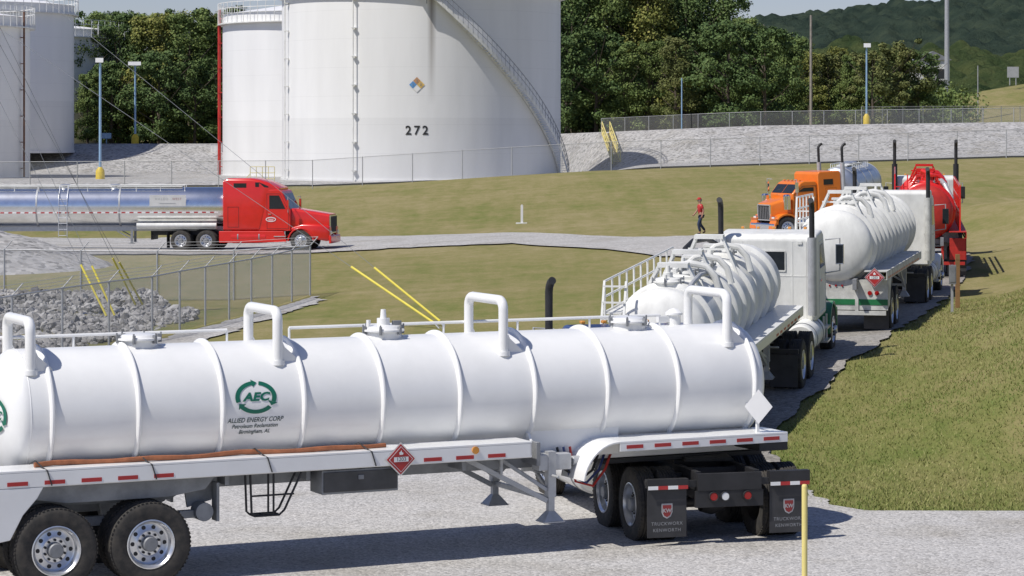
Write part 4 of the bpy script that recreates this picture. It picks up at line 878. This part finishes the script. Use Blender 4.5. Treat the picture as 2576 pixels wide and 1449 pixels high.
def thicket(name,x0,x1,y0,y1,hh,n,seed,mat):
    r=np.random.default_rng(seed); Vs=[]
    for i in range(n):
        x=r.uniform(x0,x1);y=r.uniform(y0,y1);z=G(x,y)+r.uniform(.3,hh); per=130; cs=r.uniform(1.0,1.9)
        d=r.standard_normal((per,3)); d/=np.linalg.norm(d,axis=1)[:,None]; p=np.array([x,y,z])+d*cs*r.uniform(.7,1.1,(per,1))
        nrm=d+r.standard_normal((per,3))*.6; nrm/=np.linalg.norm(nrm,axis=1)[:,None]; t=np.cross(nrm,r.standard_normal((per,3))); t/=np.linalg.norm(t,axis=1)[:,None]; b=np.cross(nrm,t); s=.42*r.uniform(.5,1.1,(per,1))
        Vs.append(np.stack([p-t*s*.5,p-b*s*.4,p+t*s*.5,p+b*s*.4],1).reshape(-1,3))
    V=np.concatenate(Vs); o=rawmesh(name,V,np.arange(len(V)).reshape(-1,4),mat,smooth=False); o['kind']='stuff'; o['label']='dense green undergrowth below the trees'; o['category']='undergrowth'
thicket('undergrowth',-60,-24,300,326,9,600,11,LM[0]); thicket('undergrowth',4,33,286,310,10,520,12,LM[0]); thicket('undergrowth',28,52,284,312,3.5,330,13,LM[1])
# hills
def hill_mat(name,c1,c2,c3,s):
    m=leaf_mat(name,c1,c2,c3,s,.0); nt=m.node_tree;N=nt.nodes;Lk=nt.links;b=N['Principled BSDF']; b.inputs['Specular IOR Level'].default_value=.05; b.inputs['Roughness'].default_value=1
    tc=[n for n in N if n.type=='TEX_COORD'][0]; n=N.new('ShaderNodeTexNoise'); n.inputs['Scale'].default_value=s*2.2; n.inputs['Detail'].default_value=6; n.inputs['Roughness'].default_value=.75; Lk.new(tc.outputs['Object'],n.inputs['Vector'])
    bp=N.new('ShaderNodeBump'); bp.inputs['Strength'].default_value=1; bp.inputs['Distance'].default_value=6; Lk.new(n.outputs['Fac'],bp.inputs['Height']); Lk.new(bp.outputs[0],b.inputs['Normal']); return m
def hill(name,x0,x1,y0,y1,nx,ny,ridge,mat,amp,cs):
    xs=np.linspace(x0,x1,nx);ys=np.linspace(y0,y1,ny);V=[]
    for y in ys:
        u=(y-y0)/(y1-y0)
        for x in xs:
            z=ridge(x,u); d=noise.voronoi((x/cs,y/cs*.7,z*.0))[0][0]; z+=amp*(1-min(d*1.3,1.)**1.6)+amp*.9*noise.noise((x/cs*.35,y/cs*.3,3))
            V.append((x,y,z))
    i=(np.arange(ny-1)[:,None]*nx+np.arange(nx-1)[None]).ravel(); return struct(rawmesh(name,np.array(V),np.stack([i,i+1,i+nx+1,i+nx],1),mat))
HF=hill_mat('far_forest',(.024,.040,.032),(.040,.060,.044),(.060,.082,.054),.06); HM=hill_mat('mid_forest',(.040,.068,.028),(.080,.112,.044),(.125,.15,.058),.11)
hill('hill',-300,1000,1500,2400,380,120,lambda x,u:-5+(math.sin(min(u*1.25,1)*math.pi/2)**1.0)*float(np.interp(x,[-900,-200,0,190,300,440,600,1500],[20,40,75,104,115,132,140,120])),HF,8,12)
hill('hill',-50,330,430,980,300,300,lambda x,u:3+(u**1.1)*float(np.interp(x,[-50,60,95,130,180,420],[26,27,31,36,32,45])),HM,4.4,7)
# ================================================================== poles, small things
def pole(label,px,D,ytop,r,mat,cat='utility pole',base=None,name='utility_pole',extra=None):
    x=(px-CX)/FPX*D; z=G(x,D); zt=H-(ytop-HY)/FPX*D-z; root=top(E(name,(x,D,z)),label,cat)
    mb=MB(); mb.cyl((0,0,-.2),(0,0,zt),r,r*.75,n=12); add('pole',mb,mat,root)
    if base: mb=MB(); mb.lathe([(0,r*3.2),(.9,r*3.0),(1.2,r*1.3),(1.25,0)],14,ax='z',caps=False); add('base_cover',mb,base,root)
    if extra: extra(root,zt)
    return root
def lamps(n):
    def f(root,zt):
        for k in range(n):
            sx=(-1 if k==0 else 1)*(.35 if n>1 else .0); mb=MB(); mb.cyl((0,0,zt-.1),(sx,-.1,zt+.05),.04,n=6); mb.loft([[(sx-.35,-.5,zt+.02),(sx+.35,-.5,zt+.02),(sx+.35,-.45,zt+.42),(sx-.35,-.45,zt+.42)],[(sx-.2,.1,zt+.1),(sx+.2,.1,zt+.1),(sx+.2,.1,zt+.35),(sx-.2,.1,zt+.35)]]); add('lamp_head',mb,WDEC,root)
    return f
pole('pale blue floodlight pole with yellow base sleeve',252,226,158,.13,PBLUE,'street lamp',YEL,'street_lamp',lamps(1))
pole('pale blue floodlight pole carrying two lamp heads',340,279,165,.13,PBLUE,'street lamp',YEL,'street_lamp',lamps(2))
pole('pale blue floodlight pole on the gravel berm',2180,252,120,.11,PBLUE,'street lamp',YEL,'street_lamp',lamps(1))
pole('thin blue pole on the berm',1715,246,196,.07,PBLUE,'pole',None,'pole')
def xarm(root,zt): mb=MB(); mb.beam((-.7,0,zt-.6),(.7,0,zt-.6),.1,.1); [mb.cyl((k,0,zt-.55),(k,0,zt-.3),.05,n=6) for k in(-.6,0,.6)]; add('crossarm',mb,WOODP,root)
pole('tall weathered wooden utility pole',2040,256,38,.15,WOODP)
pole('wooden utility pole with crossarm',1922,282,62,.11,WOODP,extra=xarm)
pole('thick gray steel mast with flared base',2382,300,-40,.33,GALV,'mast',GALV,'steel_mast')
pole('slim gray pole by the fence',2460,290,165,.07,GALV,'pole',None,'pole')
s=W(2548,330); root=top(E('road_sign',(s[0],s[1],G(*s))),'blank gray roadside sign on two posts seen from behind','sign'); zt=H-(168-HY)/FPX*330-G(*s)
for k in(-.4,.4): mb=MB(); mb.cyl((k,0,0),(k,0,zt),.06,n=8); add('sign_post',mb,GALV,root)
mb=MB(); mb.bx(-.75,.75,-.09,-.06,zt-1.4,zt); add('sign_panel',mb,GALV,root)
bx_=W(2338,318); root=top(E('building',(bx_[0],bx_[1],G(*bx_)+.6)),'small white building half hidden behind trees','building'); mb=MB(); mb.bx(-2,2,-3,3,-1,6.3); add('wall',mb,WHITE2,root); mb=MB(); mb.prism([(-2.3,6.3),(2.3,6.3),(0,7.4)],-3.2,3.2); add('roof',mb,GRAY,root)
for k in(-1.2,.4): mb=MB(); mb.bx(k,k+1,-3.02,-3.003,4,5.2); add('window',mb,GLASS,root)
x0=W(1551,235)[0]; x1=W(1524,248)[0]; za=G(x0,235)+.15; zb=G(x1,248)+.15
root=top(E('stairs',(x0,235,za)),'pale yellow steel stairway climbing the gravel berm','stairs'); dz=zb-za; dx=x1-x0
for sx in(-.38,.38):
    mb=MB(); mb.beam((sx,0,.2),(dx+sx,13,dz+.3),.08,.24); mb.beam((sx,0,1.25),(dx+sx,13,dz+1.35),.07,.08); mb.beam((sx,0,.75),(dx+sx,13,dz+.85),.05,.05)
    for k in range(8): u=k/7; mb.cyl((sx+dx*u,13*u,dz*u+.1),(sx+dx*u,13*u,dz*u+1.3),.04,n=6)
    add('railing',mb,YEL2,root)
mb=MB()
for k in range(22): u=(k+.5)/22; mb.box((dx*u,13*u,dz*u+.28),(.70,.3,.04))
add('tread',mb,YEL2,root)
x,y=W(1313,148); root=top(E('marker_post',(x,y,G(x,y))),'slim white marker post in the grass','marker post'); mb=MB(); mb.bx(-.07,.07,-.04,.04,-.1,1.05); mb.prism([(-.07,1.05),(.07,1.05),(0,1.12)],-.04,.04); mb.bx(-.35,.3,-.1,.1,-.05,.05); add('post',mb,WDEC,root,bevel=.01)
x,y=W(2395,66.5); root=top(E('utility_box',(x,y,G(x,y))),'gray meter box on a slim steel post','utility box'); mb=MB(); mb.bx(-.03,.03,-.03,.03,-.1,1.25); add('post',mb,GALV,root); mb=MB(); mb.bx(-.09,.09,-.12,-.031,.75,1.25); mb.bx(-.07,.07,-.13,-.121,.8,1.2); add('box',mb,GRAY,root,bevel=.01)
x,y=W(2409,68.5); root=top(E('wooden_post',(x,y,G(x,y))),'short brown wooden post beside the meter box','post'); mb=MB(); mb.bx(-.055,.055,-.05,.05,-.1,1.45); mb.bx(-.055,.055,-.055,-.05,1.3,1.35); add('post',mb,M('brown_post_wood',(.30,.17,.07),.9,var=.3),root,bevel=.008)
x,y=W(2024,30); root=top(E('marker_pole',(x,y,0)),'slim pale yellow marker pole standing in gravel','marker pole'); mb=MB(); mb.cyl((0,0,-.1),(0,0,1.58),.034,n=16); mb.lathe([(1.58,.034),(1.6,.026),(1.605,0)],16,ax='z',caps=False); add('pole',mb,YEL2,root)
mx,my=-17.6,80; zg=G(mx,my); root=top(E('utility_pole',(mx,my,zg)),'tall timber pole anchored by guy wires','utility pole'); mb=MB(); mb.cyl((0,0,-.2),(0,0,13.4),.17,.12,n=12); add('pole',mb,WOODP,root); mb=MB(); mb.beam((-1.2,0,12.8),(1.2,0,12.8),.1,.12); add('crossarm',mb,WOODP,root)
def guy(ax,ay,zt,gl,s0=.25,lab='steel guy wire with yellow guard sleeve'):
    A=Vector((ax,ay,G(ax,ay)));T=Vector((mx,my,zg+zt)); d=(T-A); root=top(E('guy_wire',A),lab,'guy wire','guy wires of the timber pole'); mb=MB(); mb.cyl((0,0,0),d,.007,n=5); add('cable',mb,GRAY,root); mb=MB(); dn=d.normalized(); mb.cyl(dn*s0,dn*(s0+gl),.034,n=8); add('guard_sleeve',mb,YEL3,root); mb=MB(); mb.cyl((0,0,-.1),dn*.3,.02,n=6); add('anchor_rod',mb,GALV,root)
guy(-1.95,71,10.1,3.2); guy(-1.85,71.6,12.4,2.6); guy(-12.25,77.5,9.8,1.8); guy(-12.05,77.8,11.2,1.7); guy(-12.4,84.5,12.2,1.8); guy(-12.2,84.8,11.3,1.7)
x,y=W(545,272); root=top(E('utility_cabinet',(x,y,G(x,y))),'small white equipment cabinet on the berm','cabinet'); mb=MB(); mb.bx(-.6,.6,-.4,.4,0,.9); mb.bx(-.65,.65,-.45,.45,.9,.97); mb.bx(-.5,.5,-.41,-.401,.1,.8); add('box',mb,WHITE2,root,bevel=.02)
x,y=W(268,277); root=top(E('utility_cabinet',(x,y,G(x,y))),'pale blue control cabinet on a post','cabinet'); mb=MB(); mb.bx(-.5,.5,-.2,.2,.7,1.3); mb.bx(-.05,.05,-.05,.05,-.1,.7); add('box',mb,PBLUE,root,bevel=.02)
x,y=W(660,209.5); root=top(E('pipe_platform',(x,y,G(x,y))),'low pale yellow railed valve platform at the tank base','platform'); mb=MB()
for k in range(5): mb.cyl((-1+.5*k,0,0),(-1+.5*k,0,1.5),.03,n=6)
for z in(.5,1.0,1.5): mb.cyl((-1,0,z),(1,0,z),.03,n=6)
mb.beam((-1.8,0,.1),(-1,0,.9),.06,.06); add('railing',mb,YEL2,root)
# ================================================================== person
SKIN=M('skin',(.42,.22,.15),.6,var=.1); SHIRT=M('red_shirt_cloth',(.50,.03,.03),.85,var=.2,scale=12); JEAN=M('denim',(.035,.05,.10),.9,var=.3,scale=14); BOOT=M('boot_leather',(.06,.04,.03),.7); HAIR=M('gray_hair',(.25,.23,.21),.8); CAP=M('red_cap_cloth',(.45,.03,.03),.85)
def skin(name,V,Ed,mat,parent,rootv=0,sub=1):
    me=bpy.data.meshes.new(name); me.from_pydata([v[:3] for v in V],Ed,[]); o=obj(name,me,parent); m=o.modifiers.new('skin','SKIN'); m.use_smooth_shade=True
    for i,v in enumerate(V):
        s=me.skin_vertices[0].data[i]; s.radius=(v[3],v[4] if len(v)>4 else v[3]); s.use_root=(i==rootv)
    d=o.modifiers.new('sub','SUBSURF'); d.levels=sub;d.render_levels=sub; me.materials.append(mat); return o
def person():
    x,y=W(1763,124.5); root=top(E('person',(x,y,G(x,y)+.06),(-.96,-.25,0)),'man in red shirt, red cap and dark jeans walking on gravel','person')
    V=[(0,0,.96,.14,.11),(.0,0,1.12,.13,.10),(.03,0,1.32,.17,.11),(.04,0,1.46,.08,.07),(.06,0,1.54,.055,.055),(.075,0,1.60,.08,.085),(.08,0,1.70,.09,.08),
       (0,.095,.90,.09),(.16,.10,.50,.058),(.06,.10,.10,.045),(.20,.11,.045,.035),
       (0,-.095,.90,.09),(.0,-.10,.49,.058),(-.26,-.10,.16,.042),(-.14,-.11,.06,.032),
       (.03,.19,1.42,.06),(-.06,.24,1.15,.045),(.02,.25,.92,.035),(.05,.245,.86,.035,.02),
       (.03,-.19,1.42,.06),(.10,-.24,1.16,.045),(.26,-.22,.98,.035),(.31,-.215,.94,.035,.02)]
    Ed=[(0,1),(1,2),(2,3),(3,4),(4,5),(5,6),(0,7),(7,8),(8,9),(9,10),(0,11),(11,12),(12,13),(13,14),(2,15),(15,16),(16,17),(17,18),(2,19),(19,20),(20,21),(21,22)]
    for hb,(hx,hy,hz),dv in((18,(.05,.245,.86),(.25,0,-1)),(22,(.31,-.215,.94),(.8,0,-.6))):
        d=Vector(dv).normalized(); sd=Vector((d.z,0,-d.x))
        for k,ln in enumerate((.075,.085,.08,.065)):
            o=Vector((hx,hy,hz))+sd*(.03-.02*k); b=len(V); p1=o+d*ln*.55; p2=o+d*ln+Vector((0,-.012 if hy>0 else .012,0)); V+=[(*p1,.009),(*p2,.008)]; Ed+=[(hb,b),(b,b+1)]
        b=len(V); o=Vector((hx,hy,hz))+sd*.05-d*.01; V+=[(*o,.011),(*(o+d*.045+sd*.012),.009)]; Ed+=[(hb-1,b),(b,b+1)]
    skin('body',V,Ed,SKIN,root)
    skin('shirt',[(0,0,.94,.155,.125),(.0,0,1.12,.155,.125),(.03,0,1.32,.185,.13),(.04,0,1.45,.10,.085),(.03,.19,1.42,.078),(-.03,.22,1.22,.07),(.03,-.19,1.42,.078),(.07,-.22,1.24,.07)],[(0,1),(1,2),(2,3),(2,4),(4,5),(2,6),(6,7)],SHIRT,root)
    skin('jeans',[(0,0,.98,.15,.12),(0,.095,.88,.105),(.16,.10,.50,.078),(.065,.10,.12,.07),(0,-.095,.88,.105),(.0,-.10,.49,.078),(-.25,-.10,.18,.066)],[(0,1),(1,2),(2,3),(0,4),(4,5),(5,6)],JEAN,root)
    skin('shoe',[(.03,.10,.06,.055),(.22,.11,.045,.042)],[(0,1)],BOOT,root); skin('shoe',[(-.28,-.10,.13,.05),(-.12,-.11,.06,.04)],[(0,1)],BOOT,root)
    mb=MB(); mb.lathe([(1.70,.108),(1.74,.106),(1.79,.075),(1.81,.0)],20,(.075,0,0),'z',caps=False); mb.loft([[(.15,-.07,1.705),(.15,.07,1.705),(.15,.07,1.72),(.15,-.07,1.72)],[(.26,-.045,1.69),(.26,.045,1.69),(.26,.045,1.70),(.26,-.045,1.70)]]); add('cap',mb,CAP,root)
    mb=MB(); mb.lathe([(1.60,.085),(1.66,.100),(1.705,.105)],16,(.05,0,0),'z',caps=False); add('hair',mb,HAIR,root)
    mb=MB(); mb.prism([(.16,1.67),(.195,1.625),(.16,1.62)],-.014,.014); add('nose',mb,SKIN,root,bevel=.005)
    for s_ in(-1,1):
        mb=MB(); mb.box((.078,s_*.095,1.64),(.035,.02,.06)); add('ear',mb,SKIN,root,bevel=.005)
        mb=MB(); mb.box((.163,s_*.035,1.665),(.01,.02,.012)); add('eye',mb,DARK,root)
    mb=MB(); mb.box((.16,0,1.59),(.012,.045,.01)); add('mouth',mb,M('lips',(.3,.1,.08),.6),root)
try: person()
except Exception as ex: print('PERSON FAIL',ex)
# ================================================================== light & camera
w=bpy.data.worlds.new('World'); SC.world=w; w.use_nodes=True; nt=w.node_tree; bg=nt.nodes['Background']; sky=nt.nodes.new('ShaderNodeTexSky'); sky.sky_type='NISHITA'; sky.sun_disc=False
el=rad(55); dirx,diry=.82,.57; az=math.atan2(-dirx,-diry)
sky.sun_elevation=el; sky.sun_rotation=az%(2*math.pi); sky.altitude=300; sky.air_density=1.0; sky.dust_density=.4; sky.ozone_density=3
mxw=nt.nodes.new('ShaderNodeMix'); mxw.data_type='RGBA'; mxw.blend_type='MULTIPLY'; mxw.inputs[0].default_value=1; mxw.inputs[7].default_value=(1.0,.92,1.08,1)
nt.links.new(sky.outputs[0],mxw.inputs[6]); nt.links.new(mxw.outputs[2],bg.inputs['Color']); bg.inputs['Strength'].default_value=.084
sd=bpy.data.lights.new('sun','SUN'); sd.energy=4.4; sd.angle=rad(.5); sd.color=(1,.955,.89); so=bpy.data.objects.new('sun',sd); COL.objects.link(so)
hn=math.hypot(dirx,diry); tv=Vector((dirx/hn*math.cos(el),diry/hn*math.cos(el),-math.sin(el))); so.rotation_euler=tv.to_track_quat('-Z','Y').to_euler(); so.location=(-20,0,40)
cd=bpy.data.cameras.new('camera'); cam=bpy.data.objects.new('camera',cd); COL.objects.link(cam); cam.location=(0,0,H); cam.rotation_euler=(rad(90),0,0); cd.lens=FPX/2576*36; cd.sensor_width=36; cd.shift_y=-(724.5-HY)/2576; cd.clip_end=12000; cd.clip_start=.5; SC.camera=cam
SC.view_settings.view_transform='Standard'; SC.view_settings.look='None'; SC.view_settings.exposure=0
